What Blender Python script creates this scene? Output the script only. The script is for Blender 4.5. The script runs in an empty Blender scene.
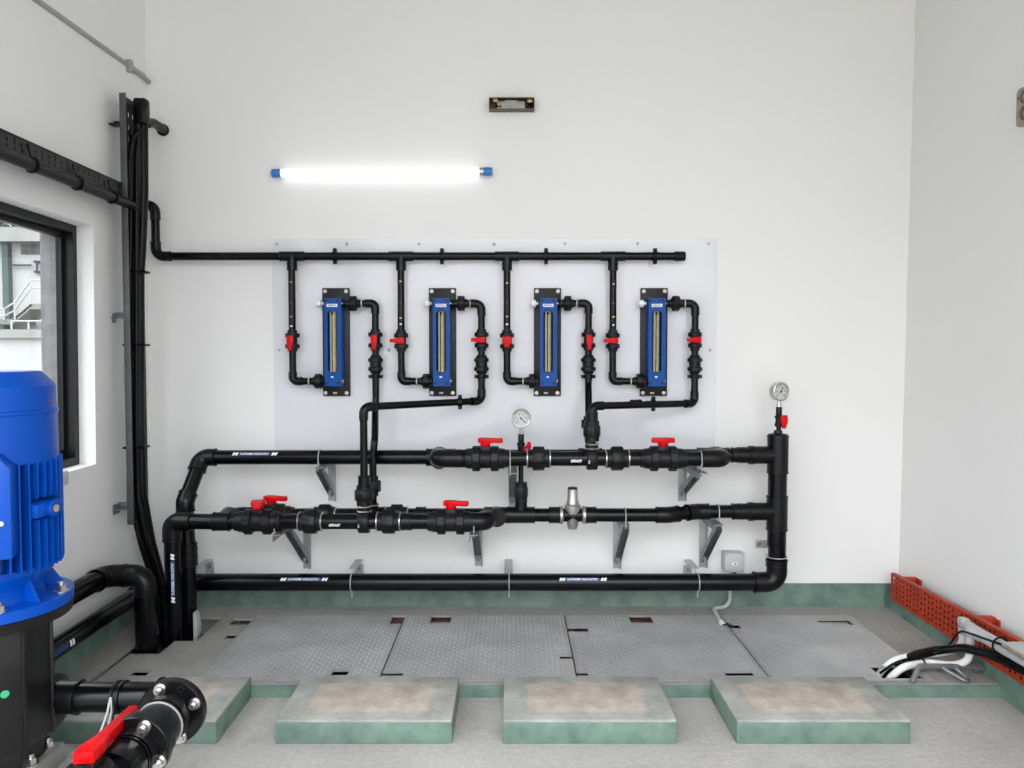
import bpy, bmesh, math, random
from math import pi, sin, cos, tan, atan, radians
from mathutils import Vector as V, Matrix

random.seed(7)
SC = bpy.context.scene
COL = SC.collection

# ------------------------------------------------------------------ camera model
F = 760.0
PITCH = atan(29.0 / F)
ZC = 1.442
P = 0.056            # height of the raised floor
D = 4.15             # distance to the back wall
CAM = V((0, 0, ZC))
FW = V((0, cos(PITCH), -sin(PITCH)))
UP = V((0, sin(PITCH), cos(PITCH)))


def ray(px, py):
    return FW + V((1, 0, 0)) * ((px - 512) / F) + UP * ((384 - py) / F)


def at(px, py, Y):
    d = ray(px, py)
    return CAM + d * (Y / d.y)


def onz(px, py, z):
    d = ray(px, py)
    return CAM + d * ((z - ZC) / d.z)


KL = 0.045
XL0 = -1.988
XR = 2.134          # right wall near the floor; it leans out slightly with height


def XL(Y):
    return XL0 + KL * (D - Y)


def onleft(px, py, off=0.0):
    d = ray(px, py)
    # X = XL0 + off + KL*(D - Y)
    t = (XL0 + off + KL * D) / (d.x + KL * d.y)
    return CAM + d * t


def onx(px, py, X):
    d = ray(px, py)
    return CAM + d * (X / d.x)


# ------------------------------------------------------------------ materials
def new_mat(name):
    m = bpy.data.materials.new(name)
    m.use_nodes = True
    nt = m.node_tree
    return m, nt, nt.nodes['Principled BSDF']


def mat(name, col, rough=0.5, metal=0.0, var=0.08, scale=12.0, bump=0.0, bscale=80.0, spec=0.5, coat=0.0, col2=None, detail=4.0, contrast=None):
    m, nt, b = new_mat(name)
    tc = nt.nodes.new('ShaderNodeTexCoord')
    nz = nt.nodes.new('ShaderNodeTexNoise')
    nz.inputs['Scale'].default_value = scale
    nz.inputs['Detail'].default_value = detail
    nt.links.new(tc.outputs['Object'], nz.inputs['Vector'])
    rp = nt.nodes.new('ShaderNodeValToRGB')
    c2 = col2 if col2 else tuple(max(0, c * (1 - 2 * var)) for c in col)
    lo, hi = contrast if contrast else (0.3, 0.7)
    rp.color_ramp.elements[0].position = lo
    rp.color_ramp.elements[1].position = hi
    rp.color_ramp.elements[0].color = (*c2, 1)
    rp.color_ramp.elements[1].color = (*col, 1)
    nt.links.new(nz.outputs['Fac'], rp.inputs['Fac'])
    nt.links.new(rp.outputs['Color'], b.inputs['Base Color'])
    b.inputs['Roughness'].default_value = rough
    b.inputs['Metallic'].default_value = metal
    b.inputs['Specular IOR Level'].default_value = spec
    if coat:
        b.inputs['Coat Weight'].default_value = coat
        b.inputs['Coat Roughness'].default_value = 0.1
    if bump:
        n2 = nt.nodes.new('ShaderNodeTexNoise')
        n2.inputs['Scale'].default_value = bscale
        n2.inputs['Detail'].default_value = 3.0
        nt.links.new(tc.outputs['Object'], n2.inputs['Vector'])
        bp = nt.nodes.new('ShaderNodeBump')
        bp.inputs['Strength'].default_value = bump
        bp.inputs['Distance'].default_value = 0.004
        nt.links.new(n2.outputs['Fac'], bp.inputs['Height'])
        nt.links.new(bp.outputs['Normal'], b.inputs['Normal'])
    return m


def concrete(name, base, dark, stain, bump=0.75):
    """trowelled concrete: broad mottling, fine grain, scattered stains"""
    m, nt, b = new_mat(name)
    L = nt.links.new
    tc = nt.nodes.new('ShaderNodeTexCoord')

    def noise(scale, detail, rough=0.55):
        n = nt.nodes.new('ShaderNodeTexNoise')
        n.inputs['Scale'].default_value = scale
        n.inputs['Detail'].default_value = detail
        n.inputs['Roughness'].default_value = rough
        L(tc.outputs['Object'], n.inputs['Vector'])
        return n

    def ramp(src, lo, hi, c0, c1):
        r = nt.nodes.new('ShaderNodeValToRGB')
        r.color_ramp.elements[0].position = lo
        r.color_ramp.elements[1].position = hi
        r.color_ramp.elements[0].color = (*c0, 1)
        r.color_ramp.elements[1].color = (*c1, 1)
        L(src.outputs['Fac'], r.inputs['Fac'])
        return r

    def mix(f, a, c):
        x = nt.nodes.new('ShaderNodeMix')
        x.data_type = 'RGBA'
        if isinstance(f, float):
            x.inputs[0].default_value = f
        else:
            L(f, x.inputs[0])
        L(a, x.inputs[6])
        L(c, x.inputs[7])
        return x
    broad = ramp(noise(2.6, 6), 0.35, 0.68, dark, base)
    grain = ramp(noise(48, 6, 0.75), 0.3, 0.70, tuple(c * 0.58 for c in base), tuple(min(1, c * 1.18) for c in base))
    m1 = mix(0.45, broad.outputs['Color'], grain.outputs['Color'])
    st = ramp(noise(5.5, 7, 0.65), 0.56, 0.74, (0, 0, 0), (0.75, 0.75, 0.75))
    rgb = nt.nodes.new('ShaderNodeRGB')
    rgb.outputs[0].default_value = (*stain, 1)
    m2 = mix(st.outputs['Color'], m1.outputs[2], rgb.outputs[0])
    L(m2.outputs[2], b.inputs['Base Color'])
    b.inputs['Roughness'].default_value = 0.85
    b.inputs['Specular IOR Level'].default_value = 0.25
    bp = nt.nodes.new('ShaderNodeBump')
    bp.inputs['Strength'].default_value = bump
    bp.inputs['Distance'].default_value = 0.006
    L(noise(38, 6, 0.7).outputs['Fac'], bp.inputs['Height'])
    L(bp.outputs['Normal'], b.inputs['Normal'])
    return m


def emis(name, col, strength):
    m, nt, b = new_mat(name)
    b.inputs['Base Color'].default_value = (*col, 1)
    b.inputs['Emission Color'].default_value = (*col, 1)
    b.inputs['Emission Strength'].default_value = strength
    return m


def glass(name, tint, fr=0.06):
    m = bpy.data.materials.new(name)
    m.use_nodes = True
    nt = m.node_tree
    nt.nodes.clear()
    out = nt.nodes.new('ShaderNodeOutputMaterial')
    tr = nt.nodes.new('ShaderNodeBsdfTransparent')
    tr.inputs['Color'].default_value = (*tint, 1)
    gl = nt.nodes.new('ShaderNodeBsdfGlossy')
    gl.inputs['Roughness'].default_value = 0.02
    mx = nt.nodes.new('ShaderNodeMixShader')
    mx.inputs[0].default_value = fr
    nt.links.new(tr.outputs[0], mx.inputs[1])
    nt.links.new(gl.outputs[0], mx.inputs[2])
    nt.links.new(mx.outputs[0], out.inputs['Surface'])
    return m


WALL = mat('white_wall_paint', (0.80, 0.80, 0.785), 0.6, var=0.012, scale=1.3, bump=0.12, bscale=140, spec=0.3)
CEIL = mat('white_ceiling_paint', (0.62, 0.61, 0.59), 0.8, var=0.02)
GREEN = mat('green_floor_paint', (0.155, 0.235, 0.195), 0.6, scale=11, bump=0.8, bscale=40, col2=(0.088, 0.150, 0.124), contrast=(0.32, 0.62))
CONC = concrete('floor_concrete', (0.48, 0.465, 0.44), (0.36, 0.35, 0.33), (0.32, 0.30, 0.275))
CONC2 = concrete('raised_floor_concrete', (0.34, 0.33, 0.31), (0.25, 0.242, 0.228), (0.21, 0.20, 0.18))
TRENCH = concrete('trench_rubble', (0.11, 0.085, 0.065), (0.04, 0.034, 0.03), (0.09, 0.045, 0.028))
RUST = mat('rusty_angle_iron', (0.13, 0.065, 0.04), 0.8, scale=25, col2=(0.05, 0.03, 0.022), bump=0.4)
STEEL = mat('galvanised_plate', (0.45, 0.45, 0.45), 0.40, metal=0.4, scale=4, col2=(0.33, 0.33, 0.335), bump=0.12, bscale=180)
PIPE = mat('black_pipe_plastic', (0.0022, 0.0024, 0.0034), 0.22, var=0.15, scale=30, spec=0.24)
FIT = mat('black_fitting_plastic', (0.0034, 0.0036, 0.0046), 0.30, spec=0.26, var=0.15, scale=40, bump=0.05, bscale=300)
NUT = mat('charcoal_union_plastic', (0.0062, 0.0065, 0.0076), 0.40, spec=0.26, var=0.15, scale=40)
CABLE = mat('black_cable_sheath', (0.0024, 0.0024, 0.0028), 0.38, spec=0.22, var=0.2, scale=25)
RED = mat('red_handle_plastic', (0.60, 0.0015, 0.004), 0.35, spec=0.15, var=0.05, scale=20)
REDTRAY = mat('red_oxide_paint', (0.43, 0.045, 0.013), 0.5, spec=0.3, var=0.12, scale=9, col2=(0.32, 0.030, 0.010), bump=0.15)
BLUE = mat('blue_enamel', (0.0, 0.058, 0.38), 0.30, var=0.08, scale=7, spec=0.22, col2=(0.0, 0.058, 0.36))
BLUE2 = mat('blue_meter_body', (0.0, 0.062, 0.29), 0.35, spec=0.2, var=0.06, scale=30)
DARKP = mat('dark_backing_plate', (0.010, 0.010, 0.0108), 0.45, spec=0.35, var=0.1, scale=14)
BLACKM = mat('black_painted_casting', (0.0052, 0.0052, 0.0058), 0.42, spec=0.35, var=0.2, scale=30, bump=0.06, bscale=160)
CHROME = mat('bright_steel', (0.62, 0.60, 0.57), 0.28, metal=1.0, var=0.1, scale=60)
NICKEL = mat('satin_nickel_casting', (0.52, 0.50, 0.47), 0.38, metal=0.9, var=0.1, scale=50, bump=0.1, bscale=200)
ZINC = mat('dull_zinc', (0.29, 0.30, 0.305), 0.5, metal=0.7, var=0.15, scale=30)
STEELD = mat('weathered_tray_steel', (0.11, 0.115, 0.12), 0.5, metal=0.5, var=0.2, scale=8)
ZINCL = mat('light_zinc', (0.46, 0.47, 0.47), 0.5, metal=0.3, var=0.1, scale=30)
GREYP = mat('grey_conduit_plastic', (0.44, 0.45, 0.46), 0.4, var=0.04, scale=20)
GREYD = mat('dull_grey_conduit', (0.33, 0.33, 0.32), 0.5, var=0.05, scale=20)
WHITEP = mat('white_plastic', (0.78, 0.78, 0.78), 0.35, var=0.03, scale=20)
PANEL = mat('white_acrylic_sheet', (0.72, 0.73, 0.76), 0.10, var=0.015, scale=2, spec=0.5)
LABELW = mat('white_print', (0.80, 0.82, 0.85), 0.4, var=0.02)
LABELB = mat('blue_print', (0.012, 0.045, 0.19), 0.4, var=0.05)
TUBEG = mat('yellowed_glass_tube', (0.44, 0.40, 0.20), 0.10, var=0.15, scale=40, col2=(0.33, 0.30, 0.15))
BROWN = mat('brown_lacquered_metal', (0.14, 0.11, 0.068), 0.4, metal=0.3, var=0.2, scale=40)
TAN = mat('tan_plastic', (0.36, 0.30, 0.21), 0.4, var=0.2, scale=30)
BRASS = mat('brass_contact', (0.42, 0.26, 0.09), 0.35, metal=0.9, var=0.1)
BALLAST = mat('grey_glass_block', (0.32, 0.32, 0.28), 0.2, var=0.1, scale=30)
ALU = mat('black_window_aluminium', (0.005, 0.005, 0.0055), 0.4, spec=0.35, var=0.1)
BAFFLE = mat('grey_pump_casting', (0.30, 0.30, 0.29), 0.5, metal=0.4, var=0.1, bump=0.15)
WOOD = mat('raw_board', (0.42, 0.33, 0.2), 0.7, var=0.2, scale=30)
DIAL = mat('white_dial', (0.50, 0.53, 0.52), 0.35, var=0.02)
TUBE = emis('lit_tube_diffuser', (1.0, 1.0, 0.99), 0.30)
TUBEBLUE = mat('blue_tube_cap', (0.02, 0.20, 0.62), 0.35, var=0.04)
PANE = glass('clear_window_glass', (0.80, 0.81, 0.81), 0.04)
PLAST = mat('exterior_render', (0.30, 0.30, 0.305), 0.85, scale=14, col2=(0.21, 0.21, 0.215), bump=0.6, bscale=60)
EXTW = mat('exterior_wall_paint', (0.46, 0.46, 0.455), 0.8, scale=0.5, col2=(0.38, 0.38, 0.37), detail=8)
EXTC = mat('weathered_cornice', (0.30, 0.305, 0.29), 0.85, scale=0.9, col2=(0.19, 0.20, 0.185), detail=8)
EXTG = mat('faded_green_paint', (0.075, 0.105, 0.10), 0.8, var=0.1, scale=1)
EXTD = mat('dark_louvre', (0.05, 0.055, 0.07), 0.5, var=0.1)
LEAF = mat('tree_leaf', (0.035, 0.055, 0.022), 0.6, var=0.3, scale=3)
YARD = concrete('yard_paving', (0.25, 0.24, 0.225), (0.20, 0.195, 0.18), (0.17, 0.16, 0.145))
GREENDOT = mat('green_sticker', (0.04, 0.42, 0.19), 0.4, var=0.1)
GREYBOX = mat('grey_box_plastic', (0.50, 0.505, 0.505), 0.45, var=0.03)


def plinth_mat(w, d):
    """painted rim around a bare brown mortar bed; coordinates are the block's own metres"""
    m, nt, b = new_mat('plinth_top_concrete')
    L = nt.links.new
    tc = nt.nodes.new('ShaderNodeTexCoord')
    sp = nt.nodes.new('ShaderNodeSeparateXYZ')
    L(tc.outputs['Object'], sp.inputs[0])
    nz = nt.nodes.new('ShaderNodeTexNoise')
    nz.inputs['Scale'].default_value = 14
    nz.inputs['Detail'].default_value = 6
    L(tc.outputs['Object'], nz.inputs['Vector'])

    def math_(op, a, bb):
        n = nt.nodes.new('ShaderNodeMath')
        n.operation = op
        for i, s in enumerate((a, bb)):
            if isinstance(s, (int, float)):
                n.inputs[i].default_value = s
            else:
                L(s, n.inputs[i])
        return n.outputs[0]
    wob = math_('MULTIPLY', math_('SUBTRACT', nz.outputs['Fac'], 0.5), 0.05)
    dx = math_('SUBTRACT', w / 2 - 0.085, math_('ABSOLUTE', sp.outputs['X'], 0))
    dy = math_('SUBTRACT', d / 2 - 0.055, math_('ABSOLUTE', sp.outputs['Y'], 0))
    inside = math_('ADD', math_('MINIMUM', dx, dy), wob)
    r = nt.nodes.new('ShaderNodeValToRGB')
    r.color_ramp.elements[0].position = 0.0
    r.color_ramp.elements[1].position = 0.02
    L(inside, r.inputs['Fac'])
    n2 = nt.nodes.new('ShaderNodeTexNoise')
    n2.inputs['Scale'].default_value = 9
    n2.inputs['Detail'].default_value = 9
    n2.inputs['Roughness'].default_value = 0.65
    L(tc.outputs['Object'], n2.inputs['Vector'])

    def rr(lo, hi, c0, c1):
        q = nt.nodes.new('ShaderNodeValToRGB')
        q.color_ramp.elements[0].position = lo
        q.color_ramp.elements[1].position = hi
        q.color_ramp.elements[0].color = (*c0, 1)
        q.color_ramp.elements[1].color = (*c1, 1)
        L(n2.outputs['Fac'], q.inputs['Fac'])
        return q.outputs['Color']
    mx = nt.nodes.new('ShaderNodeMix')
    mx.data_type = 'RGBA'
    L(r.outputs['Color'], mx.inputs[0])
    L(rr(0.35, 0.65, (0.25, 0.26, 0.235), (0.38, 0.385, 0.355)), mx.inputs[6])
    L(rr(0.35, 0.68, (0.34, 0.29, 0.245), (0.52, 0.465, 0.41)), mx.inputs[7])
    L(mx.outputs[2], b.inputs['Base Color'])
    b.inputs['Roughness'].default_value = 0.85
    b.inputs['Specular IOR Level'].default_value = 0.2
    bp = nt.nodes.new('ShaderNodeBump')
    bp.inputs['Strength'].default_value = 0.4
    bp.inputs['Distance'].default_value = 0.006
    n3 = nt.nodes.new('ShaderNodeTexNoise')
    n3.inputs['Scale'].default_value = 45
    n3.inputs['Detail'].default_value = 5
    L(tc.outputs['Object'], n3.inputs['Vector'])
    L(n3.outputs['Fac'], bp.inputs['Height'])
    L(bp.outputs['Normal'], b.inputs['Normal'])
    return m


# ------------------------------------------------------------------ mesh building
def frame_of(a):
    a = a.normalized()
    h = V((0, 0, 1)) if abs(a.z) < 0.9 else V((0, 1, 0))
    u = a.cross(h).normalized()
    v = a.cross(u).normalized()
    return a, u, v


class MB:
    def __init__(self):
        self.v, self.f = [], []

    def add(self, vs, fs):
        o = len(self.v)
        self.v += [V(x) for x in vs]
        self.f += [tuple(i + o for i in f) for f in fs]
        return self

    # profile of (distance along axis, radius), closed with caps
    def lathe(self, o, axis, prof, seg=24, gear=None, cap=True, phase=0.0):
        o = V(o)
        a, u, v = frame_of(V(axis))
        vs, fs = [], []
        for (t, r) in prof:
            for k in range(seg):
                th = 2 * pi * k / seg + phase
                rr = r * (gear if (gear and (k // 2) % 2) else 1.0)
                vs.append(o + a * t + (u * cos(th) + v * sin(th)) * rr)
        n = len(prof)
        for i in range(n - 1):
            for k in range(seg):
                k2 = (k + 1) % seg
                fs.append((i * seg + k, i * seg + k2, (i + 1) * seg + k2, (i + 1) * seg + k))
        if cap:
            fs.append(tuple(range(seg - 1, -1, -1)))
            fs.append(tuple((n - 1) * seg + k for k in range(seg)))
        return self.add(vs, fs)

    def cyl(self, p0, p1, r, r1=None, seg=24, cham=0.0):
        p0, p1 = V(p0), V(p1)
        L = (p1 - p0).length
        r1 = r if r1 is None else r1
        if cham:
            pr = [(0, r - cham), (cham, r), (L - cham, r1), (L, r1 - cham)]
        else:
            pr = [(0, r), (L, r1)]
        return self.lathe(p0, p1 - p0, pr, seg)

    def tube(self, pts, r, seg=16, cap=True):
        pts = [V(p) for p in pts]
        n = len(pts)
        rs = r if isinstance(r, (list, tuple)) else [r] * n
        tang = []
        for i in range(n):
            t = (pts[min(i + 1, n - 1)] - pts[max(i - 1, 0)])
            tang.append(t.normalized())
        a, u, v = frame_of(tang[0])
        vs, fs = [], []
        for i in range(n):
            if i:
                q = tang[i - 1].rotation_difference(tang[i])
                u = q @ u
            t = tang[i]
            u = (u - t * u.dot(t)).normalized()
            w = t.cross(u)
            for k in range(seg):
                th = 2 * pi * k / seg
                vs.append(pts[i] + (u * cos(th) + w * sin(th)) * rs[i])
        for i in range(n - 1):
            for k in range(seg):
                k2 = (k + 1) % seg
                fs.append((i * seg + k, i * seg + k2, (i + 1) * seg + k2, (i + 1) * seg + k))
        if cap:
            fs.append(tuple(range(seg - 1, -1, -1)))
            fs.append(tuple((n - 1) * seg + k for k in range(seg)))
        return self.add(vs, fs)

    def ring(self, c, axis, R, r, seg=28, rs=6, a0=0.0, a1=2 * pi):
        a, u, v = frame_of(V(axis))
        c = V(c)
        full = abs(a1 - a0 - 2 * pi) < 1e-6
        pts = [c + (u * cos(a0 + (a1 - a0) * k / seg) + v * sin(a0 + (a1 - a0) * k / seg)) * R for k in range(seg + 1)]
        if not full:
            return self.tube(pts, r, rs)
        vs, fs = [], []
        for k in range(seg):
            th = 2 * pi * k / seg
            d = u * cos(th) + v * sin(th)
            for j in range(rs):
                ph = 2 * pi * j / rs
                vs.append(c + d * (R + r * cos(ph)) + a * r * sin(ph))
        for k in range(seg):
            for j in range(rs):
                fs.append((k * rs + j, k * rs + (j + 1) % rs, ((k + 1) % seg) * rs + (j + 1) % rs, ((k + 1) % seg) * rs + j))
        return self.add(vs, fs)

    def box(self, c, s, bev=0.0, rot=None, seg=2):
        bm = bmesh.new()
        bmesh.ops.create_cube(bm, size=1.0)
        for q in bm.verts:
            q.co = V((q.co.x * s[0], q.co.y * s[1], q.co.z * s[2]))
        if bev:
            bmesh.ops.bevel(bm, geom=list(bm.edges), offset=bev, segments=seg, affect='EDGES', profile=0.5)
        bm.verts.index_update()
        c = V(c)
        vs = [(c + (rot @ q.co if rot else q.co)) for q in bm.verts]
        fs = [tuple(x.index for x in f.verts) for f in bm.faces]
        bm.free()
        return self.add(vs, fs)

    # polygon (list of 2D points) in plane o + x*u + y*v, pushed out by w
    def prism(self, poly, o, u, v, w, bev=0.0):
        o, u, v, w = V(o), V(u), V(v), V(w)
        bm = bmesh.new()
        bot = [bm.verts.new(o + u * x + v * y) for x, y in poly]
        top = [bm.verts.new(o + u * x + v * y + w) for x, y in poly]
        n = len(poly)
        bm.faces.new(bot[::-1])
        bm.faces.new(top)
        for i in range(n):
            bm.faces.new((bot[i], bot[(i + 1) % n], top[(i + 1) % n], top[i]))
        bmesh.ops.recalc_face_normals(bm, faces=list(bm.faces))
        if bev:
            bmesh.ops.bevel(bm, geom=list(bm.edges), offset=bev, segments=2, affect='EDGES', profile=0.5)
        bm.verts.index_update()
        vs = [q.co.copy() for q in bm.verts]
        fs = [tuple(x.index for x in f.verts) for f in bm.faces]
        bm.free()
        return self.add(vs, fs)

    # flat slab over x0..x1, y0..y1, z0..z1 with rectangular holes, mapped by fn
    def slab(self, x0, x1, y0, y1, z0, z1, holes=(), fn=None):
        fn = fn or (lambda a, b, c: V((a, b, c)))
        xs = sorted({x0, x1, *[min(max(h[i], x0), x1) for h in holes for i in (0, 1)]})
        ys = sorted({y0, y1, *[min(max(h[i], y0), y1) for h in holes for i in (2, 3)]})

        def solid(i, j):
            if i < 0 or j < 0 or i >= len(xs) - 1 or j >= len(ys) - 1:
                return False
            cx, cy = (xs[i] + xs[i + 1]) / 2, (ys[j] + ys[j + 1]) / 2
            return not any(h[0] < cx < h[1] and h[2] < cy < h[3] for h in holes)
        idx, vs, fs = {}, [], []

        def vid(i, j, k):
            key = (i, j, k)
            if key not in idx:
                idx[key] = len(vs)
                vs.append(fn(xs[i], ys[j], (z0, z1)[k]))
            return idx[key]
        for i in range(len(xs) - 1):
            for j in range(len(ys) - 1):
                if not solid(i, j):
                    continue
                fs.append((vid(i, j, 1), vid(i + 1, j, 1), vid(i + 1, j + 1, 1), vid(i, j + 1, 1)))
                fs.append((vid(i, j, 0), vid(i, j + 1, 0), vid(i + 1, j + 1, 0), vid(i + 1, j, 0)))
                for di, dj, a, b in ((-1, 0, (i, j + 1), (i, j)), (1, 0, (i + 1, j), (i + 1, j + 1)),
                                     (0, -1, (i, j), (i + 1, j)), (0, 1, (i + 1, j + 1), (i, j + 1))):
                    if not solid(i + di, j + dj):
                        fs.append((vid(*a, 0), vid(*b, 0), vid(*b, 1), vid(*a, 1)))
        return self.add(vs, fs)

    def ball(self, c, r, seg=16, sy=1.0):
        n = seg // 2
        prof = [(-r * cos(pi * i / n) * sy, max(r * sin(pi * i / n), 1e-4)) for i in range(n + 1)]
        return self.lathe(c, (0, 0, 1), prof, seg)


def wloc(o):
    p = V((0, 0, 0))
    while o:
        p += V(o.location)
        o = o.parent
    return p


def link(name, mb, m, parent=None, loc=None, angle=38, smooth=True):
    """one mesh object; vertices are given in world metres"""
    me = bpy.data.meshes.new(name)
    org = V(loc) if loc is not None else (wloc(parent) if parent else V((0, 0, 0)))
    me.from_pydata([tuple(q - org) for q in mb.v], [], mb.f)
    me.validate()
    bm = bmesh.new()
    bm.from_mesh(me)
    bmesh.ops.recalc_face_normals(bm, faces=list(bm.faces))
    bm.to_mesh(me)
    bm.free()
    for mm in (m if isinstance(m, (list, tuple)) else [m]):
        me.materials.append(mm)
    if smooth:
        me.shade_smooth()
        me.set_sharp_from_angle(angle=radians(angle))
    o = bpy.data.objects.new(name, me)
    COL.objects.link(o)
    if parent:
        o.parent = parent
    elif loc is not None:
        o.location = loc
    return o


def tag(o, label, cat, group=None):
    o['label'] = label
    o['category'] = cat
    if group:
        o['group'] = group
    return o


def thing(name, label, cat, loc, group=None):
    o = bpy.data.objects.new(name, None)
    o.empty_display_size = 0.05
    COL.objects.link(o)
    o.location = loc
    return tag(o, label, cat, group)


def struct(o):
    o['kind'] = 'structure'
    return o


def dup(root, loc, label=None, rotz=None):
    r = root.copy()
    COL.objects.link(r)
    r.location = loc
    if label:
        r['label'] = label
    if rotz is not None:
        r.rotation_euler = (0, 0, rotz)
    for ch in list(root.children):
        c = ch.copy()
        COL.objects.link(c)
        c.parent = r
        for g in ch.children:
            d = g.copy()
            COL.objects.link(d)
            d.parent = c
    return r


def single(name, label, cat, mb, m, group=None, angle=38):
    c = V((sum(q.x for q in mb.v) / len(mb.v), sum(q.y for q in mb.v) / len(mb.v), min(q.z for q in mb.v)))
    return tag(link(name, mb, m, None, c, angle), label, cat, group)


def textmesh(s, size, bold=0.0, shear=0.0, align='CENTER'):
    cu = bpy.data.curves.new('lettering', 'FONT')
    cu.body = s
    cu.size = size
    cu.align_x = align
    cu.align_y = 'CENTER'
    cu.offset = bold
    cu.shear = shear
    cu.resolution_u = 2
    o = bpy.data.objects.new('lettering', cu)
    COL.objects.link(o)
    dg = bpy.context.evaluated_depsgraph_get()
    me = bpy.data.meshes.new_from_object(o.evaluated_get(dg))
    vs = [(q.co.x, q.co.y) for q in me.vertices]
    fs = [tuple(p.vertices) for p in me.polygons]
    bpy.data.objects.remove(o)
    bpy.data.curves.remove(cu)
    bpy.data.meshes.remove(me)
    return vs, fs


def pipe_text(c, axis, r, s, size, ang, lift=0.0008, bold=0.0, shear=0.0, shift=0.0):
    """letters wrapped round a pipe; axis = reading direction, ang = turn round the pipe from facing -Y (or camera side)"""
    vs, fs = textmesh(s, size, bold, shear)
    a = V(axis).normalized()
    front = V((0, -1, 0))
    upv = front.cross(a) * -1
    upv = a.cross(front) * -1
    if upv.z < 0 and abs(a.x) > 0.5:
        upv = -upv
    out = []
    for x, y in vs:
        th = ang + y / r
        out.append(V(c) + a * (x + shift) + (front * cos(th) + upv * sin(th)) * (r + lift))
    return MB().add(out, fs)


def pipe_patch(c, axis, r, x0, x1, y0, y1, ang, lift=0.0004, seg=5, skew=0.0):
    a = V(axis).normalized()
    front = V((0, -1, 0))
    upv = a.cross(front) * -1
    if upv.z < 0 and abs(a.x) > 0.5:
        upv = -upv
    vs, fs = [], []
    for i in range(seg + 1):
        y = y0 + (y1 - y0) * i / seg
        th = ang + y / r
        d = (front * cos(th) + upv * sin(th)) * (r + lift)
        s = skew * i / seg
        vs += [V(c) + a * (x0 + s) + d, V(c) + a * (x1 + s) + d]
    for i in range(seg):
        fs.append((2 * i, 2 * i + 1, 2 * i + 3, 2 * i + 2))
    return MB().add(vs, fs)


def fillet(pts, R, n=8):
    pts = [V(p) for p in pts]
    out = [pts[0]]
    arcs = []
    for i in range(1, len(pts) - 1):
        p, a, b = pts[i], (pts[i - 1] - pts[i]), (pts[i + 1] - pts[i])
        la, lb = a.length, b.length
        a, b = a / la, b / lb
        ang = a.angle(b)
        if ang > pi - 0.01:
            continue
        t = min(R / tan(ang / 2), la * 0.49, lb * 0.49)
        r = t * tan(ang / 2)
        cen = p + (a + b).normalized() * (r / sin(ang / 2))
        s, e = p + a * t, p + b * t
        u, w = (s - cen).normalized(), (e - cen).normalized()
        om = u.angle(w)
        arc = [cen + (u * sin((1 - k / n) * om) + w * sin(k / n * om)) / sin(om) * r for k in range(n + 1)]
        out += arc
        arcs.append((arc, a, b))
    out.append(pts[-1])
    return out, arcs


def run(parent, pts, r, R=None, sock=None, seg=20, k=1.2, m=PIPE, mf=FIT, elbows=True, name='pipe'):
    """a pipe with moulded elbows at its corners; pipe and every elbow are parts"""
    R = 1.35 * r if R is None else R
    sock = 1.15 * r if sock is None else sock
    path, arcs = fillet(pts, R)
    o = link(name, MB().tube(path, r, seg), m, parent)
    if elbows:
        for arc, a, b in arcs:
            mb = MB()
            mb.tube([arc[0] + a * sock] + arc + [arc[-1] + b * sock], r * k, seg)
            mb.lathe(arc[0] + a * (sock - 0.16 * r), a, [(0, r * k * 1.05), (0.16 * r, r * k * 1.05)], seg)
            mb.lathe(arc[-1] + b * (sock - 0.16 * r), b, [(0, r * k * 1.05), (0.16 * r, r * k * 1.05)], seg)
            link('elbow', mb, mf, parent)
    return o


def sleeve(parent, c, axis, r, L, name='coupling', m=FIT, k=1.2):
    a = V(axis).normalized()
    o = V(c) - a * L / 2
    e = r * 0.14
    R = r * k
    return link(name, MB().lathe(o, a, [(0, R), (0, R * 1.05), (e, R * 1.05), (e, R), (L - e, R), (L - e, R * 1.05), (L, R * 1.05), (L, r)], 28), m, parent)


def union_nut(parent, c, axis, r, L, R, name='union', m=NUT, ends=True):
    a = V(axis).normalized()
    c = V(c)
    mb = MB()
    mb.lathe(c - a * L * 0.28, a, [(0, R * 0.93), (L * 0.06, R), (L * 0.5, R), (L * 0.56, R * 0.93)], 32, gear=0.94)
    if ends:
        mb.lathe(c - a * L / 2, a, [(0, r * 1.22), (L, r * 1.22)], 28)
    return link(name, mb, m, parent)


def tee(parent, c, axis, branch, r, L, rb=None, Lb=None, k=1.2, m=FIT, name='tee'):
    a, b = V(axis).normalized(), V(branch).normalized()
    rb = rb or r
    Lb = Lb or L / 2
    c = V(c)
    mb = MB()
    R = r * k
    e = r * 0.16
    mb.lathe(c - a * L / 2, a, [(0, R * 1.05), (e, R * 1.05), (e, R), (L - e, R), (L - e, R * 1.05), (L, R * 1.05)], 28)
    Rb = rb * k
    mb.lathe(c, b, [(0, Rb), (Lb - e, Rb), (Lb - e, Rb * 1.05), (Lb, Rb * 1.05)], 28)
    return link(name, mb, m, parent)


# ================================================================== SETTING
YF = -0.7            # front edge of the room (wide open doorway behind the viewer)
ZT = 4.0             # ceiling


def leftfn(off):
    return lambda y, z, w: V((XL(y) + off - w + 0.009 * (z - 0.9), y, z))


wtop = onleft(91, 226)
wbot = onleft(96, 464)
WY1 = (wtop.y + wbot.y) / 2
WY0 = WY1 - 1.9
WZ1, WZ0 = wtop.z, wbot.z
WT = 0.232

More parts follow.
